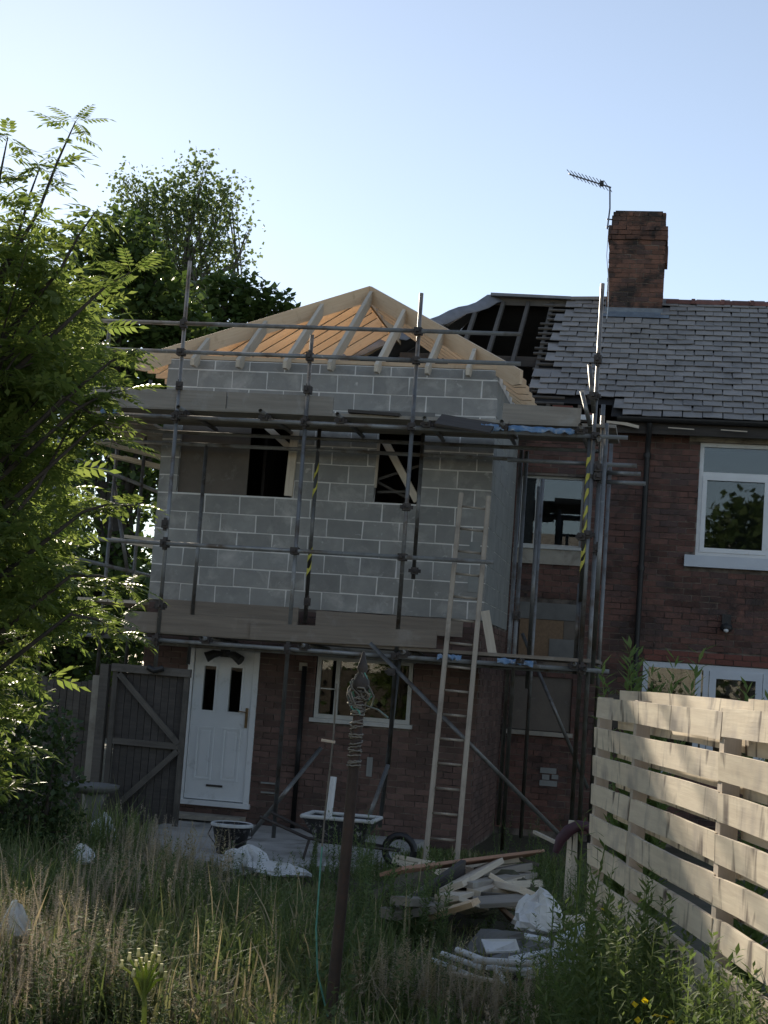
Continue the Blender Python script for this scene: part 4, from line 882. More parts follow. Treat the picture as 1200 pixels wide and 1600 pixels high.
m = MB(); m.box((-20, -31.3, 0), (20, -30.7, 2.0)); m.build('stems', M['bark'], hr)

# ------------------------------------------------------------------ horizontal board fence on the right
E0 = Vector((1.82, -9.2, 0)); FD = Vector((.221, -.975, 0)); FN = Vector((-.975, -.221, 0))
hf = thing('board_fence', E0, 'pale horizontal hit and miss board fence with dark stains at the right', 'fence')
FL = 6.2
for s in (.06, 1.12, 2.9, 4.7, 6.1):
    p = E0+FD*s; beam('post', p+Vector((0, 0, -.2)), p+Vector((0, 0, 1.90)), .075, .075, M['fence'], hf, up=tuple(FN))
def fence_board(s0, s1, z, off, seed, h=.119):
    rs = random.Random(seed); n = 10; V = []; a = rs.uniform(-.008, .008); b = rs.uniform(-.006, .006); ph = rs.uniform(0, 6)
    L = s1-s0
    for i in range(n+1):
        t = i/n; x = L*t; w = a*math.sin(t*3.1)+.002*math.sin(t*9+ph); zz = b*math.sin(t*3.1)+.0015*math.sin(t*13+ph)
        for (dy, dz) in ((w, -h/2+zz), (w+.018, -h/2+zz), (w+.018+.006*math.sin(ph+t*5), h/2+zz), (w+.006*math.sin(ph+t*5), h/2+zz)): V.append((x, dy, dz))
    F = [(0, 1, 2, 3), tuple(4*n+k for k in (3, 2, 1, 0))]+[(4*i+k, 4*i+4+k, 4*i+4+(k+1) % 4, 4*i+(k+1) % 4) for i in range(n) for k in range(4)]
    me = bpy.data.meshes.new('board'); me.from_pydata(V, [], F); me.materials.append(M['fence_stain']); me.update()
    p = E0+FD*s0+FN*off+Vector((0, 0, z)); o = put(bpy.data.objects.new('board', me), hf, p); o.rotation_euler = (R(rs.gauss(0, .5)), R(rs.gauss(0, .18)), math.atan2(FD.y, FD.x)); return o
def stain_mat():
    """board with dark drip stains running down the face"""
    m, nt, bs = nodes('stained_fence_board'); tc = nd(nt, 'ShaderNodeTexCoord'); oi = nd(nt, 'ShaderNodeObjectInfo')
    def co(sx, sy, sz, k):
        mp = nd(nt, 'ShaderNodeMapping'); mp.inputs['Scale'].default_value = (sx, sy, sz); nt.links.new(tc.outputs['Object'], mp.inputs['Vector'])
        a = nd(nt, 'ShaderNodeVectorMath', operation='ADD'); s = nd(nt, 'ShaderNodeMath', operation='MULTIPLY', i_1=k); nt.links.new(oi.outputs['Random'], s.inputs[0]); nt.links.new(mp.outputs[0], a.inputs[0]); nt.links.new(s.outputs[0], a.inputs[1]); return a.outputs[0]
    col = mixc(nt, (.78, .67, .50), (.63, .52, .38), ramp(nt, noise(nt, co(1, 14, 14, 31.), 2, 5), .3, .7))
    col = mixc(nt, col, (.40, .34, .28), ramp(nt, noise(nt, co(1.4, 1, 1.6, 57.), 2.2, 3), .5, .72))
    col = mixc(nt, col, (.11, .08, .06), ramp(nt, noise(nt, co(9, 1, 2.6, 91.), 1.0, 2, .5, .6), .575, .69))
    nt.links.new(col, bs.inputs['Base Color']); bs.inputs['Roughness'].default_value = .8
    b = nd(nt, 'ShaderNodeBump', i_Strength=.3, i_Distance=.004); nt.links.new(noise(nt, co(1, 20, 20, 31.), 3, 4), b.inputs['Height']); nt.links.new(b.outputs[0], bs.inputs['Normal']); return m
M['fence_stain'] = stain_mat()
for k in range(11):
    z = 1.835-k*.173
    js = [0, 1.10+random.uniform(-.05, .05), 2.9, 4.7, FL] if k % 2 == 0 else [0, 1.1, 2.9, 4.7, FL]
    if k in (0, 1, 2): js = [0, 2.9, 4.7, FL]
    for a, b in zip(js, js[1:]): fence_board(a+.003, b-.003, z+random.uniform(-.006, .006), .045, k*7+int(a*3))
    for a, b in zip([.15, 2.9, 4.7], [2.9, 4.7, FL]): fence_board(a+.004, b-.004, z+.085+random.uniform(-.01, .01), -.065, 500+k*7+int(a*3), .07)
MB().box(E0+Vector((.02, .06, 1.72)), E0+Vector((.09, .12, 1.92))).build('post_cap', M['wood_dark'], hf)

# ------------------------------------------------------------------ clothes post with rope
ps = thing('clothes_post', (.46, -10.05, 0), 'rusty clothes post wound with frayed rope in the middle of the garden', 'post')
px_, py_ = .46, -10.05
MB().tube([(px_-.02, py_, -.1), (px_, py_, .7), (px_+.012, py_, 1.4), (px_+.02, py_, 1.86)], [.035, .033, .031, .029], 10).build('shaft', M['rust'], ps)
MB().lathe([(.036, 1.84), (.05, 1.86), (.045, 1.9), (.02, 1.94), (.034, 1.965), (.022, 2.0), (.006, 2.06), (0, 2.07)], (px_+.022, py_, 0), 10).build('finial', M['coupler'], ps)
rs = random.Random(5)
wr = MB(); V = []
for i in range(420):
    t = i/419; a = t*140+rs.uniform(-.1, .1); r = .035+.004*math.sin(i*.13); V.append((px_+.012+r*math.cos(a), py_+r*math.sin(a), 1.40+.42*t+.010*math.sin(t*37)+.008*math.sin(t*83+1)+rs.uniform(-.003, .003)))
wr.tube(V, .0045, 5); wr.build('wound_rope', M['rope'], ps)
for (mt, nn, sd_) in (('rope', 15, 3), ('rope_green', 4, 4)):
    g = MB(); rs = random.Random(sd_)
    for k in range(nn):
        a0_ = rs.uniform(0, 6.28); q = []
        for i in range(9):
            t = i/8; a = a0_+t*rs.uniform(2, 4); r = .02+.055*math.sin(t*2.9)*rs.uniform(.4, 1.15); q.append((px_+.02+r*math.cos(a), py_+r*math.sin(a)*.8, 1.91-.17*t+.04*math.sin(t*5+k)))
        g.tube(q, .0055, 5)
    for k in range(2):
        a = rs.uniform(2.5, 6.6); d = Vector((math.cos(a), math.sin(a)*.6, 0)); q = [Vector((px_, py_, 1.76))+d*.05, Vector((px_, py_, 1.74))+d*.13, Vector((px_, py_, 1.70))+d*.19]; g.tube(q, .005, 5)
    g.build('rope_tangle', M[mt], ps)
ln = [P(526, 1068, y=-10.1), P(521, 1150, y=-10.1), P(508, 1270, y=-10.1), P(501, 1350, y=-10.12), P(494, 1450, y=-10.15), P(496, 1520, y=-10.15), P(512, 1588, y=-10.12)]
q = []
for a, b in zip(ln, ln[1:]): q += [a.lerp(b, t) for t in (0, .33, .66)]
MB().tube(q[:8]+[q[8]], .0055, 6).build('hanging_line', M['rope'], ps); MB().tube(q[8:]+[ln[-1]], .0055, 6).build('hanging_line', M['rope_green'], ps)
c = P(513, 1158, y=-10.1); beam('line_toggle', c-Vector((.04, 0, -.003)), c+Vector((.04, 0, -.003)), .012, .014, M['wood_pale'], ps)
MB().tube([P(548, 1140, y=-10.0), P(552, 1165, y=-10.0), P(560, 1178, y=-10.0)], .005, 5).build('loose_end', M['rope'], ps)

# ------------------------------------------------------------------ tools and rubbish near the house
bk = thing('builders_bucket', (-2.06, -3.1, .03), 'black mortar bucket splashed with white on the patio', 'bucket')
c = (-2.06, -3.1, .035)
MB().lathe([(0, 0), (.135, 0), (.195, .27), (.21, .275), (.212, .30), (.195, .30), (.186, .27), (.13, .02), (0, .02)], c, 24).build('tub', M['black_muck'], bk)
MB().lathe([(.214, .275), (.217, .30), (.20, .309), (.19, .30)], c, 24).build('rim', M['splash'], bk)
MB().tube([(c[0]-.205, c[1], c[2]+.27), (c[0]-.23, c[1]-.05, c[2]+.18), (c[0]-.1, c[1]-.21, c[2]+.1), (c[0]+.1, c[1]-.21, c[2]+.1), (c[0]+.23, c[1]-.05, c[2]+.18), (c[0]+.205, c[1], c[2]+.27)], .006, 6).build('handle', M['coupler'], bk)
wb0 = Vector((-1.0, -2.75, .0))
wb = thing('wheelbarrow', wb0, 'black wheelbarrow with mortar crusted rim behind the rusty post', 'wheelbarrow')
def tub(m, c, tx, ty, bx_, by, z0, z1, th=.012):
    T = [(-tx, -ty), (tx, -ty), (tx, ty), (-tx, ty)]; B = [(-bx_, -by), (bx_, -by), (bx_, by), (-bx_, by)]
    V = [c+Vector((x, y, z0)) for x, y in B]+[c+Vector((x, y, z1)) for x, y in T]+[c+Vector((x-th*np.sign(x), y-th*np.sign(y), z0+th)) for x, y in B]+[c+Vector((x-th*np.sign(x), y-th*np.sign(y), z1)) for x, y in T]
    F = [(3, 2, 1, 0)]+[(i, (i+1) % 4, 4+(i+1) % 4, 4+i) for i in range(4)]+[(8, 9, 10, 11)]+[(8+(i+1) % 4, 8+i, 12+i, 12+(i+1) % 4) for i in range(4)]+[(4+i, 4+(i+1) % 4, 12+(i+1) % 4, 12+i) for i in range(4)]
    m.add(V, F)
m = MB(); tub(m, wb0+Vector((0, 0, 0)), .36, .28, .21, .17, .2, .46); m.build('tray', M['black_muck'], wb)
m = MB(); q = [wb0+Vector((x, y, .465)) for x, y in ((-.36, -.28), (.36, -.28), (.36, .28), (-.36, .28), (-.36, -.28))]
for a, b in zip(q, q[1:]): m.tube([a, b], .022, 6)
m.build('rim', M['splash'], wb)
m = MB()
for s in (-1, 1): m.tube([wb0+Vector((-.80, s*.26, .42)), wb0+Vector((-.3, s*.2, .24)), wb0+Vector((.35, s*.12, .2)), wb0+Vector((.62, s*.05, .18))], .017, 7); m.tube([wb0+Vector((-.28, s*.21, .23)), wb0+Vector((-.33, s*.24, .0))], .015, 6)
m.build('frame', M['coupler'], wb)
wheel = MB(); V = [wb0+Vector((.62+.15*math.cos(a), 0, .18+.15*math.sin(a))) for a in np.linspace(0, 6.283, 17)]; wheel.tube(V, .038, 7, False); wheel.build('wheel', M['black'], wb)
wp = MB().tube([wb0+Vector((-.15, .02, .27)), wb0+Vector((-.13, .06, .86))], .034, 10).build('plastic_pipe', M['plastic_white'], None, wb0+Vector((-.15, .02, .27))); tag(wp, 'short white plastic pipe standing up in the black wheelbarrow', 'pipe')
def sack(name, label, c, rx, ry, rz, seed, mat='sack', cat='sack', squash=1.0):
    rs = random.Random(seed); nu, nv = 22, 11; V = []; ph = [rs.uniform(0, 6.28) for _ in range(8)]
    for j in range(nv+1):
        v = math.pi*j/nv
        for i in range(nu):
            u = 2*math.pi*i/nu; d = 1+rs.uniform(-.09, .09)+.24*math.sin(2*u+ph[0]+v)+.11*math.sin(3*u+ph[1]-2*v)+.08*math.sin(5*u+4*v+ph[2])+.16*abs(math.sin(3.5*u+3*v+ph[3]))+.12*abs(math.sin(5.5*u-4*v+ph[4]))-.1
            x, y, z = math.sin(v)*math.cos(u)*d, math.sin(v)*math.sin(u)*d, math.cos(v)*(d if math.cos(v) > 0 else .35)
            V.append((c[0]+rx*x, c[1]+ry*y, max(c[2]+rz*(z+.3), c[2]+.0+.004*rs.random())))
    F = [(j*nu+i, j*nu+(i+1) % nu, (j+1)*nu+(i+1) % nu, (j+1)*nu+i) for j in range(nv) for i in range(nu)]
    m = MB(); m.add(V, F, False); o = m.build(name, M[mat], None, c); return tag(o, label, cat)
sack('polythene_sack', 'crumpled white sack slumped in front of the mortar bucket', (-1.60, -4.2, -.03), .18, .15, .17, 2)
sack('torn_sheet', 'flattened torn white sheet beside the slumped sack', (-1.25, -4.35, .03), .26, .15, .07, 8)
sack('rubble_sack', 'pale rubble sack leaning at the foot of the bird bath', tuple(P(158, 1322, z=.05)), .15, .12, .2, 5)
sack('small_sack', 'small grey white bag half buried in grass left of the mound', tuple(P(130, 1350, z=.12)), .10, .08, .10, 7)
sack('clear_bag', 'clear plastic bag caught in weeds at the far left', tuple(P(22, 1466, z=.2)), .10, .07, .13, 9, 'sack')
sack('crumpled_bag', 'crumpled white bag on top of the white plastic heap', (1.35, -7.1, .16), .19, .15, .18, 12, 'sack')
# timber offcuts
def plank(name, label, a, b, w, t, mat, za, zb, roll=0.0):
    p0, p1 = P(*a, z=za), P(*b, z=zb); d = (p1-p0).normalized(); side = d.cross(Vector((0, 0, 1))).normalized(); up = (Matrix.Rotation(R(roll), 3, d) @ Vector((0, 0, 1)))
    return beam(name, p0, p1, w, t, M[mat], None, tuple(up), .004, .004, label, 'plank', 'timber offcuts heaped by the ladder')
plank('plank', 'long flat reddish brown plank across the top of the timber heap', (610, 1362), (836, 1333), .20, .03, 'wood_red', .40, .36, -22)
plank('plank', 'thick pale offcut slanting in the centre of the timber heap', (704, 1388), (770, 1350), .21, .05, 'wood_pale', .32, .34, -25)
plank('plank', 'dark grey plank leaning up the left of the timber heap', (625, 1428), (722, 1358), .05, .16, 'wood_dark', .16, .36, 8)
plank('plank', 'wide pale board under the dark plank at the left', (618, 1418), (690, 1372), .24, .03, 'wood_pale', .14, .28, -30)
plank('plank', 'narrow pale board poking out behind the reddish plank', (626, 1340), (682, 1351), .12, .04, 'wood_pale', .30, .33, -10)
plank('plank', 'short pale length sloping down on the right of the heap', (765, 1368), (812, 1396), .10, .045, 'wood_pale', .34, .22, -15)
plank('plank', 'pale sawn block end lying level at the right of the heap', (760, 1392), (820, 1399), .12, .07, 'wood_pale', .24, .24, 0)
plank('plank', 'pale straight length at the front of the timber heap', (722, 1404), (822, 1421), .10, .05, 'wood_pale', .20, .19, -18)
plank('plank', 'brownish plank wedged under the right end of the reddish plank', (745, 1368), (822, 1354), .14, .06, 'board', .26, .28, -10)
plank('plank', 'weathered grey batten deep inside the timber heap', (690, 1402), (800, 1376), .08, .06, 'wood_grey', .17, .22, 0)
plank('plank', 'short orange chipboard piece standing below the front length', (786, 1424), (812, 1446), .20, .03, 'chipboard', .17, .10, -40)
plank('plank', 'small pale stub at the lower left of the heap', (672, 1418), (712, 1424), .07, .05, 'wood_pale', .14, .13, 0)
plank('plank', 'thin grey batten lying at the front edge of the heap', (748, 1396), (818, 1402), .03, .03, 'wood_grey', .28, .26, 0)
plank('plank', 'thin grey lath poking out past the right end of the heap', (800, 1338), (842, 1352), .04, .03, 'wood_grey', .34, .28, 0)
rs = random.Random(77)
for k in range(14):
    u, v = rs.uniform(640, 815), rs.uniform(1350, 1425); a = rs.uniform(-.6, .6); L = rs.uniform(25, 60)
    pl_ = plank('plank', ('pale', 'weathered', 'buff', 'muddy', 'split', 'short', 'thin', 'knotty', 'stubby', 'crooked', 'broken', 'narrow', 'thick', 'dusty')[k]+' offcut buried low in the timber heap, '+('left', 'centre', 'right')[int((u-640)/59)]+' side '+('near the back', 'near the middle', 'near the front')[int((v-1350)/26)], (u-L*math.cos(a), v-L*.5*math.sin(a)), (u+L*math.cos(a), v+L*.5*math.sin(a)), rs.uniform(.09, .22), rs.uniform(.03, .07), rs.choice(('wood_pale', 'wood_pale', 'wood_pale', 'wood_new', 'board')), .14+rs.uniform(0, .2), .14+rs.uniform(0, .2), rs.uniform(-25, 25))
tl = sack('soil_heap', 'low heap of dark rubble and soil under the timber offcuts', (.55, -4.9, -.06), .55, .8, .22, 31, 'soil', 'heap')
# white plastic waste
def duct(label, pts, r, mat='plastic_white', name='plastic_pipe', n=7):
    p = [P(*q[:2], z=q[2]) for q in pts]; m = MB(); m.tube(p, r, n); o = m.build(name, M[mat], None, p[0]); tag(o, label, 'pipe', 'white plastic waste in the long grass')
duct('upper of the thin grey white tubes at the left of the plastic heap', [(690, 1490, .20), (752, 1512, .16)], .018)
duct('lowest thin grey tube pointing left out of the plastic heap', [(676, 1500, .14), (748, 1530, .10)], .018)
duct('middle thin grey tube lying along the plastic heap', [(714, 1484, .22), (770, 1506, .20), (792, 1540, .12)], .02)
duct('pale bent tube running to the right through the plastic heap', [(740, 1500, .22), (830, 1506, .24), (880, 1486, .26)], .022)
duct('stray thin tube under the bent pale one', [(760, 1512, .18), (850, 1520, .16)], .016)
def channel(pts, w, h, label):
    m = MB(); V = []; p = [P(*q[:2], z=q[2]) for q in pts]
    for i, c in enumerate(p):
        d = (p[min(i+1, len(p)-1)]-p[max(0, i-1)]).normalized(); s = d.cross(Vector((0, 0, 1))).normalized()
        for (a, b) in ((-w, -h), (-w, h), (-w*.4, h*.6), (w*.4, h*.6), (w, h), (w, -h)): V.append(c+s*a+Vector((0, 0, b)))
    n = 6; m.add(V, [(i*n+k, (i+1)*n+k, (i+1)*n+(k+1) % n, i*n+(k+1) % n) for i in range(len(p)-1) for k in range(n)]+[tuple(range(n)), tuple(range(n*(len(p)-1), n*len(p)))[::-1]])
    tag(m.build('plastic_channel', M['plastic_white'], None, p[0]), label, 'gutter', 'white plastic waste in the long grass')
channel([(878, 1474, .30), (925, 1452, .36), (992, 1478, .26)], .06, .035, 'bent white gutter channel arching over the right of the plastic heap')
channel([(820, 1520, .16), (930, 1500, .24), (958, 1516, .18)], .05, .03, 'second pale gutter channel lower on the plastic heap')
m = MB(); a, b = P(752, 1470, z=.26), P(812, 1488, z=.24); m.prism([a, P(806, 1470, z=.30), b, P(760, 1490, z=.22)], (0, 0, .012)); tag(m.build('plastic_sheet', M['plastic_white'], None, a), 'flat white plastic sheet in the middle of the plastic heap', 'sheet')
sack('waste_tarp', 'greyish crumpled plastic tarp under the white gutters', (1.30, -7.6, -.03), .42, .32, .15, 44, 'greyboard', 'tarp')
for (lb, a_, b_, w_, t_, mt, za_, zb_) in (('pale broken board flung towards the fence beside the gutters', (850, 1440), (935, 1432), .1, .03, 'wood_pale', .16, .2), ('grey split board at the right of the plastic heap', (880, 1500), (960, 1490), .09, .03, 'board', .14, .18), ('white plastic strip lying across the tarp', (800, 1498), (900, 1478), .06, .015, 'plastic_white', .24, .26), ('short white trim piece left of the crumpled bag', (820, 1462), (858, 1470), .07, .02, 'plastic_white', .26, .24), ('thin pale lath in front of the grey tubes', (700, 1520), (790, 1536), .04, .02, 'wood_pale', .12, .12)):
    plank('plank', lb, a_, b_, w_, t_, mt, za_, zb_, 8)
# stakes and maroon sleeve by the fence end
st = thing('stake_bundle', (1.55, -4.2, 0), 'pair of pale stakes stuck in the ground near the fence end', 'stakes')
for (u0, v0, u1, v1) in ((888, 1345, 893, 1282), (900, 1350, 898, 1296)):
    a, b = P(u0, v0, y=-4.2), P(u1, v1, y=-4.2); a.z = -.05; beam('stake', a, b, .05, .04, M['wood_pale'], st)
q = [P(*k, y=-4.3) for k in ((868, 1332), (876, 1312), (888, 1298), (904, 1290), (920, 1292), (928, 1306))]
tag(MB().tube(q, [.03, .05, .055, .05, .05, .03], 9).build('maroon_sleeve', M['maroon'], None, q[0]), 'maroon padded sleeve draped over the stakes', 'sleeve')
lath = beam('leaning_lath', P(835, 1300, y=-3.0), P(872, 1318, y=-4.0), .03, .03, M['wood_pale'], None, label='thin pale lath lying against the brace foot by the stakes', cat='lath')

# ------------------------------------------------------------------ grass, weeds, flowers
def blade(bend, w=.0085):
    n = 4; V = []; F = []
    for i in range(n):
        t = i/n; V += [(-w*(1-t*.6), bend*t*t, t*(1-.25*bend*t)), (w*(1-t*.6), bend*t*t, t*(1-.25*bend*t))]
    V.append((0, bend, 1-.25*bend))
    for i in range(n-1): F += [(2*i, 2*i+1, 2*i+2), (2*i+1, 2*i+3, 2*i+2)]
    F.append((2*n-2, 2*n-1, 2*n)); return np.array(V), np.array(F)
def in_poly(x, y, poly):
    c = np.zeros(len(x), bool); j = len(poly)-1
    for i in range(len(poly)):
        xi, yi = poly[i]; xj, yj = poly[j]; c ^= ((yi > y) != (yj > y)) & (x < (xj-xi)*(y-yi)/(yj-yi)+xi); j = i
    return c
def scatter_pts(n, x0, x1, y0, y1, keep=None):
    x = rng.uniform(x0, x1, n); y = rng.uniform(y0, y1, n); k = ~in_poly(x, y, [(a*1.0+.0, b+.0) for a, b in pts_patio])
    k &= ~((x > -.5) & (x < 1.1) & (y > -6.2) & (y < -3.6) & (rng.random(n) < .93)); k &= ~((x > .75) & (x < 2.0) & (y > -8.3) & (y < -6.7) & (rng.random(n) < .88))
    k &= x < 1.80+(-9.2-np.minimum(y, -9.2))*.226
    k &= ~((y > -.25) | ((x < -3.2) & (y > -1.6)))
    if keep is not None: k &= keep(x, y)
    return x[k], y[k]
pts_patio = pts
def patch(x, y, f=1.0): return .5+.5*np.sin(x*1.9*f+1.3*np.sin(y*1.1*f))*np.cos(y*1.6*f+.8*np.sin(x*2.3*f))
def grow(name, mat, x, y, h, tmpls, lean=.35, wmul=1.0, z=-.04):
    parts = []; pick = rng.integers(0, len(tmpls), len(x))
    for k, (V, F) in enumerate(tmpls):
        s = pick == k; n = s.sum()
        if not n: continue
        Rm = rot_z(rng.uniform(0, 6.283, n))@rot_x(rng.normal(0, lean, n)); sc_ = np.stack([np.full(n, wmul)*rng.uniform(.7, 1.4, n), h[s], h[s]], -1)
        parts.append(inst(V, F, Rm*sc_[:, None, :], np.stack([x[s], y[s], np.full(n, z)], -1)))
    V, F = cat_(parts); o = tri_mesh(name, V, F, mat); return o
BL = [blade(.15), blade(.5), blade(.9), blade(1.3)]
x, y = scatter_pts(130000, -6.5, 5.5, -13.4, -.3); short = lambda x, y: np.where((x > -2.9) & (x < 2.2) & (y > -6.6), .38, 1.0)*np.where(y > -3.2, .6, 1)*np.where((x > .5) & (y < -6.6) & (y > -11), .5, 1)*np.where((x > -.75) & (x < .3) & (y < -10.9), .4, 1)
h = (.16+.24*patch(x, y)+.10*rng.random(len(x)))*short(x, y)*np.where((x > -4.2) & (x < -2.5) & (y > -6.0) & (y < -2.5), 1.3, 1)
k_ = rng.random(len(x)) < .35+.65*patch(x+1, y-2, 2.3); x, y, h = x[k_], y[k_], h[k_]*(.75+.6*patch(x, y+3, 3.1))[k_]
tag(grow('grass', M['grass'], x, y, h*.8, BL, 1.05), 'long rough grass covering the neglected garden', 'grass', kind='stuff')
x, y = scatter_pts(9000, -6.5, 5.5, -13.4, -.6, lambda x, y: patch(x, y, 1.7) > .42); h = (.2+.32*rng.random(len(x)))*short(x, y)
tag(grow('dry_grass', M['straw'], x, y, h, BL[1:], 1.1), 'bleached dry grass stalks among the green', 'grass', kind='stuff')
def panicle():
    rs = random.Random(3); parts = [blade(.12, .0022)]; lv = np.array([(0, 0, 0), (-.004, .006, .016), (.004, .006, .016), (0, .004, .034)])
    for i in range(26):
        t = rs.random(); r = .026*(1-t)*(.5+rs.random()); a = rs.uniform(0, 6.28); zc = .74+.24*t
        parts.append(inst(lv*1.1, np.array([(0, 1, 2), (1, 3, 2)]), rot_z(np.array([a]))@rot_x(np.array([rs.uniform(-.9, .1)])), np.array([[r*math.cos(a), .12*zc*zc+r*math.sin(a), zc]])))
    return cat_(parts)
PN = panicle()
x, y = scatter_pts(4600, -6, 5, -13.2, -2.2, lambda x, y: ((patch(x+3, y, 1.3) > .45) & (x < -.6)) | ((y < -11.0) & (rng.random(len(x)) < .5))); k_ = short(x, y) > .45; x, y = x[k_], y[k_]; h = .26+.30*rng.random(len(x))
tag(grow('seed_grass', M['seed'], x, y, h, [PN], .4, .6), 'pinkish feathery seed heads of meadow grass', 'grass', kind='stuff')
def weed_t(H=1.0, n=26, ll=.12, lw=.03, seed=1, upw=.5):
    rs = random.Random(seed); parts = [blade(.06, .006)]; lv, lf_ = leaf_t(ll, lw)
    for i in range(n):
        t = .12+.86*i/n; a = i*2.4+rs.uniform(-.3, .3); s = (1.1-.65*t)*rs.uniform(.7, 1.2)
        parts.append(inst(lv*s, lf_, rot_z(np.array([a]))@rot_x(np.array([upw+rs.uniform(-.4, .3)])), np.array([[0, .06*t*t, t]])))
    return cat_(parts)
WT = [weed_t(1, 24, .17, .05, 1), weed_t(1, 30, .13, .034, 2, .7), weed_t(1, 16, .24, .10, 3, .3)]
def uniform_grow(x, y, h, tmpls, lean=.14, z=-.04):
    parts = []; pick = rng.integers(0, len(tmpls), len(x))
    for k, (V, F) in enumerate(tmpls):
        s = pick == k; n = s.sum()
        if n: parts.append(inst(V, F, (rot_z(rng.uniform(0, 6.283, n))@rot_x(rng.normal(0, lean, n)))*h[s][:, None, None], np.stack([x[s], y[s], np.full(n, z)], -1)))
    return cat_(parts)
x, y = scatter_pts(3600, -6, 5, -12.6, -1.2, lambda x, y: patch(x-2, y+1, .9) > .5); V, F = uniform_grow(x, y, (.22+.35*rng.random(len(x)))*np.sqrt(short(x, y)), WT, .25)
WB0 = [weed_t(1, 60, .16, .05, 31, .4), weed_t(1, 80, .12, .04, 32, .6), weed_t(1, 44, .2, .085, 33, .3)]
x, y = scatter_pts(2600, -6, 5, -12.8, -2.6, lambda x, y: (patch(x+.7, y+.4, 1.5) > .5)); V2, F2 = uniform_grow(x, y, (.2+.26*rng.random(len(x))+.12*patch(x, y, 2.2))*np.sqrt(short(x, y)), WB0, .4); V, F = cat_([(V, F), (V2, F2)])
tag(tri_mesh('ground_weeds', V, F, M['weed']), 'low leafy weeds growing through the grass', 'weeds', kind='stuff')
def clump(name, label, c, n, r, h0, h1, mat, tm, group=None, lean=.12, flowers=None, cat='plant'):
    c = Vector(c); e = thing(name, c, label, cat, group); ang = rng.uniform(0, 6.28, n); rr = r*np.sqrt(rng.random(n)); x = c.x+rr*np.cos(ang); y = c.y+rr*np.sin(ang); h = rng.uniform(h0, h1, n)
    V, F = uniform_grow(x, y, h, tm, lean); tri_mesh('foliage', V, F, mat, e, c)
    if flowers:
        p = np.stack([x+rng.normal(0, .03, n), y+rng.normal(0, .03, n), h*.97], -1).repeat(flowers[1], 0)+rng.normal(0, .035, (n*flowers[1], 3)); k = len(p)
        fv, ff = leaf_t(.03, .03); V, F = inst(fv, ff, rot_z(rng.uniform(0, 6.28, k))@rot_x(rng.uniform(-.6, 1.2, k)), p); tag(tri_mesh('flowers', V, F, M[flowers[0]], e, c), kind='stuff')
    return e
W2 = [weed_t(1, 46, .10, .022, 5, .6), weed_t(1, 52, .085, .018, 6, .8)]; W3 = [weed_t(1, 40, .12, .03, 7, .5)]; WX = [weed_t(1, 110, .09, .022, 15, .6), weed_t(1, 90, .10, .02, 16, .8)]; WB = [weed_t(1, 90, .12, .034, 11, .45), weed_t(1, 70, .10, .04, 12, .6)]
clump('willowherb_plant', 'tall light green willowherb rising above the far end of the fence', (2.05, -8.9, 0), 18, .13, 1.9, 2.38, M['weed_light'], WX, 'willowherb by the fence')
clump('willowherb_plant', 'thin willowherb stems topping the fence at the right edge', (2.70, -9.6, 0), 6, .08, 1.95, 2.16, M['weed_light'], WX, 'willowherb by the fence')
clump('willowherb_plant', 'bushy green willowherb hiding the middle of the fence boards', (2.06, -11.1, 0), 16, .17, .8, 1.32, M['weed_light'], W2, 'willowherb by the fence')
clump('willowherb_plant', 'straggly stems along the left end of the fence', (1.74, -9.7, 0), 7, .16, .8, 1.5, M['weed_light'], W2, 'willowherb by the fence', .14)
clump('willowherb_plant', 'leafy weeds in front of the fence at the right edge', (2.32, -12.0, 0), 14, .2, .6, 1.0, M['weed_light'], W3, 'willowherb by the fence')
clump('willowherb_plant', 'dark weeds massed at the foot of the fence', (1.95, -10.7, 0), 16, .22, .4, .75, M['weed'], W2, 'willowherb by the fence')
clump('dock_plant', 'grey green weed bush beside the wheelbarrow and rusty post', (-.45, -4.6, 0), 24, .34, .5, .88, M['weed'], W3+W2, None, .2)
clump('dock_plant', 'dark nettles at the right of the timber heap', (1.45, -5.0, 0), 20, .3, .35, .6, M['weed'], W3, None, .2)
clump('dock_plant', 'weeds half hiding the wheelbarrow from the front', (-.75, -3.9, 0), 22, .3, .3, .55, M['weed'], W3+WB, None, .25)
clump('nettle_patch', 'tall nettles below the rusty post among dark grass', (.15, -8.3, 0), 30, .45, .35, .6, M['weed'], W3, None, .2)
clump('ragwort_plant', 'yellow flowering ragwort at the bottom right corner', (2.28, -12.5, 0), 8, .16, .5, .72, M['weed_light'], W3, None, .12, ('flower', 6))
clump('ragwort_plant', 'few yellow flowers among weeds by the fence foot', (1.95, -10.0, 0), 8, .2, .5, .8, M['weed'], W3, None, .12, ('flower', 3))
clump('bramble_patch', 'dark low growth between the bird bath and the dry grass mound', (-3.4, -4.6, 0), 34, .5, .35, .7, M['weed'], W3, None, .3)
clump('bramble_patch', 'shaded ferny growth at the foot of the hedge', (-2.9, -6.4, 0), 40, .6, .3, .65, M['weed'], W3, None, .3)
clump('shade_weeds', 'weeds in the dark corner behind the ladder', (.9, -.9, 0), 22, .5, .3, .6, M['weed'], W3, None, .25)
for k in range(11):
    s_ = .3+k*.42; p_ = E0+FD*s_+FN*random.uniform(.16, .30)
    clump('fence_weeds', 'green weeds crowding the fence foot, '+('first', 'second', 'third', 'fourth', 'fifth', 'sixth', 'seventh', 'eighth', 'ninth', 'tenth', 'last')[k]+' clump from the far end', (p_.x, p_.y, 0), (16, 18, 22, 30)[k] if k < 4 else 50, .20, .30 if k < 4 else .65, .70 if k < 4 else 1.16-.01*k, M['weed_light'] if k % 3 else M['weed'], W2+WB, 'weeds along the fence foot', .2)
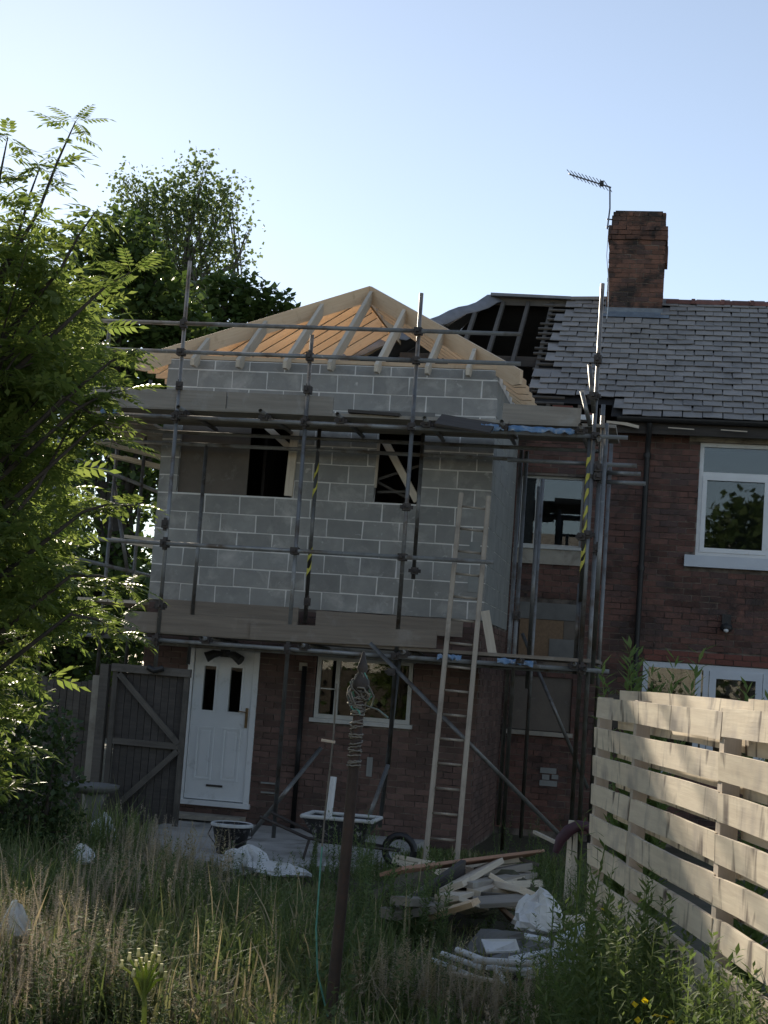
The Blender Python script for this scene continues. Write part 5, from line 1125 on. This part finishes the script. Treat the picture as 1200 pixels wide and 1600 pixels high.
for k, (u, v, n_, r_, h_, mt, lb) in enumerate(((250, 1400, 46, .5, .62, 'straw', 'dry brown bush of dead stalks on the mound left of the patio'), (160, 1420, 40, .5, .6, 'weed', 'shadowy green growth left of the dry mound'), (330, 1440, 34, .4, .5, 'weed', 'dark green tussock in front of the white sack'), (60, 1500, 40, .5, .5, 'straw', 'pale brown seeding weeds at the left edge'), (400, 1500, 36, .45, .42, 'weed', 'leafy tussock left of the rusty post'), (610, 1470, 40, .4, .75, 'weed', 'tall bushy weeds between the rusty post and timber heap'), (640, 1560, 36, .4, .45, 'straw', 'brownish seeding weeds right of the rusty post foot'), (865, 1395, 26, .3, .5, 'weed_light', 'light green bush at the right end of the timber heap'), (955, 1430, 20, .2, .5, 'weed', 'dark bush between the timber heap and fence'), (760, 1580, 36, .4, .4, 'straw', 'pale seeding weeds in front of the plastic heap'), (1000, 1570, 30, .25, .5, 'weed', 'dark weeds right of the plastic heap'))):
    c_ = P(u, v, z=0); clump('weed_bush', lb, (c_.x, c_.y, 0), n_, r_, h_*.6, h_*1.1, M[mt], W3+WB, None, .3)
WF = [weed_t(1, 150, .045, .022, 21, .3), weed_t(1, 110, .05, .028, 22, .1)]
for k, (u, v, r_, h_, lb) in enumerate(((40, 1540, .3, .5, 'brown fluffy dock seed heads at the far left of the foreground'), (125, 1575, .3, .46, 'pinkish brown seed bush left of the sow thistle'), (95, 1480, .3, .5, 'dull brown seed bush above the left foreground'), (330, 1600, .25, .3, 'low brown seed heads right of the sow thistle'), (690, 1580, .3, .36, 'buff seed heads in front of the grey tubes'), (790, 1600, .3, .34, 'buff seed heads at the bottom right of centre'), (170, 1445, .35, .55, 'brown tangle behind the left seed bushes'), (270, 1375, .45, .5, 'brown tangle topping the mound by the patio'), (215, 1350, .3, .42, 'brown tangle below the gate'), (880, 1590, .25, .4, 'pale seed heads left of the yellow ragwort'), (20, 1600, .3, .42, 'pinkish seed bush in the bottom left corner'))):
    c_ = P(u, v, z=0); clump('seed_bush', lb, (c_.x, c_.y, 0), 64, r_*1.25, h_*.6, h_*1.3, M['seed'], WF, 'brown seeding bushes in the grass', .35)
# sun-lit sow thistle in the foreground
tb = Vector((-.18, -11.5, 0)); sw = thing('sow_thistle', tb, 'single pale sow thistle with buds catching sunlight in the foreground', 'plant')
tops = [P(*q, y=-11.5+dy) for q, dy in (((190, 1510), .0), ((202, 1498), .05), ((216, 1492), -.03), ((222, 1520), .06), ((243, 1487), 0), ((252, 1516), -.04), ((258, 1528), .04), ((232, 1512), .0), ((208, 1524), -.05), ((238, 1498), .03), ((228, 1500), -.06), ((248, 1502), .05), ((212, 1510), .04), ((220, 1506), 0))]
m = MB(); fork = P(226, 1552, y=-11.5); m.tube([tb, tb.lerp(fork, .5)+Vector((.01, 0, 0)), fork], [.016, .014, .012], 7)
for t in tops: m.tube([fork-Vector((0, 0, random.uniform(0, .06))), fork.lerp(t, .55)+Vector((0, 0, .02)), t], [.009, .007, .006], 5)
m.build('stem', M['sow'], sw)
for t in tops: MB().lathe([(0, -.014), (.010, -.008), (.0105, .006), (.006, .018), (.009, .03), (0, .026)], t, 8).build('bud', M['bud'], sw)
parts = []
lv, lf_ = leaf_t(.06, .024)
for k in range(26):
    c = tb.lerp(fork, .3+.075*k) if k < 9 else fork.lerp(tops[k % len(tops)], random.uniform(.3, .9)); parts.append(inst(lv*random.uniform(.5, .9), lf_, rot_z(np.array([k*2.4]))@rot_x(np.array([random.uniform(-.2, .7)])), np.array(c)[None]))
V, F = cat_(parts); tri_mesh('leaves', V, F, M['sow'], sw, tb)
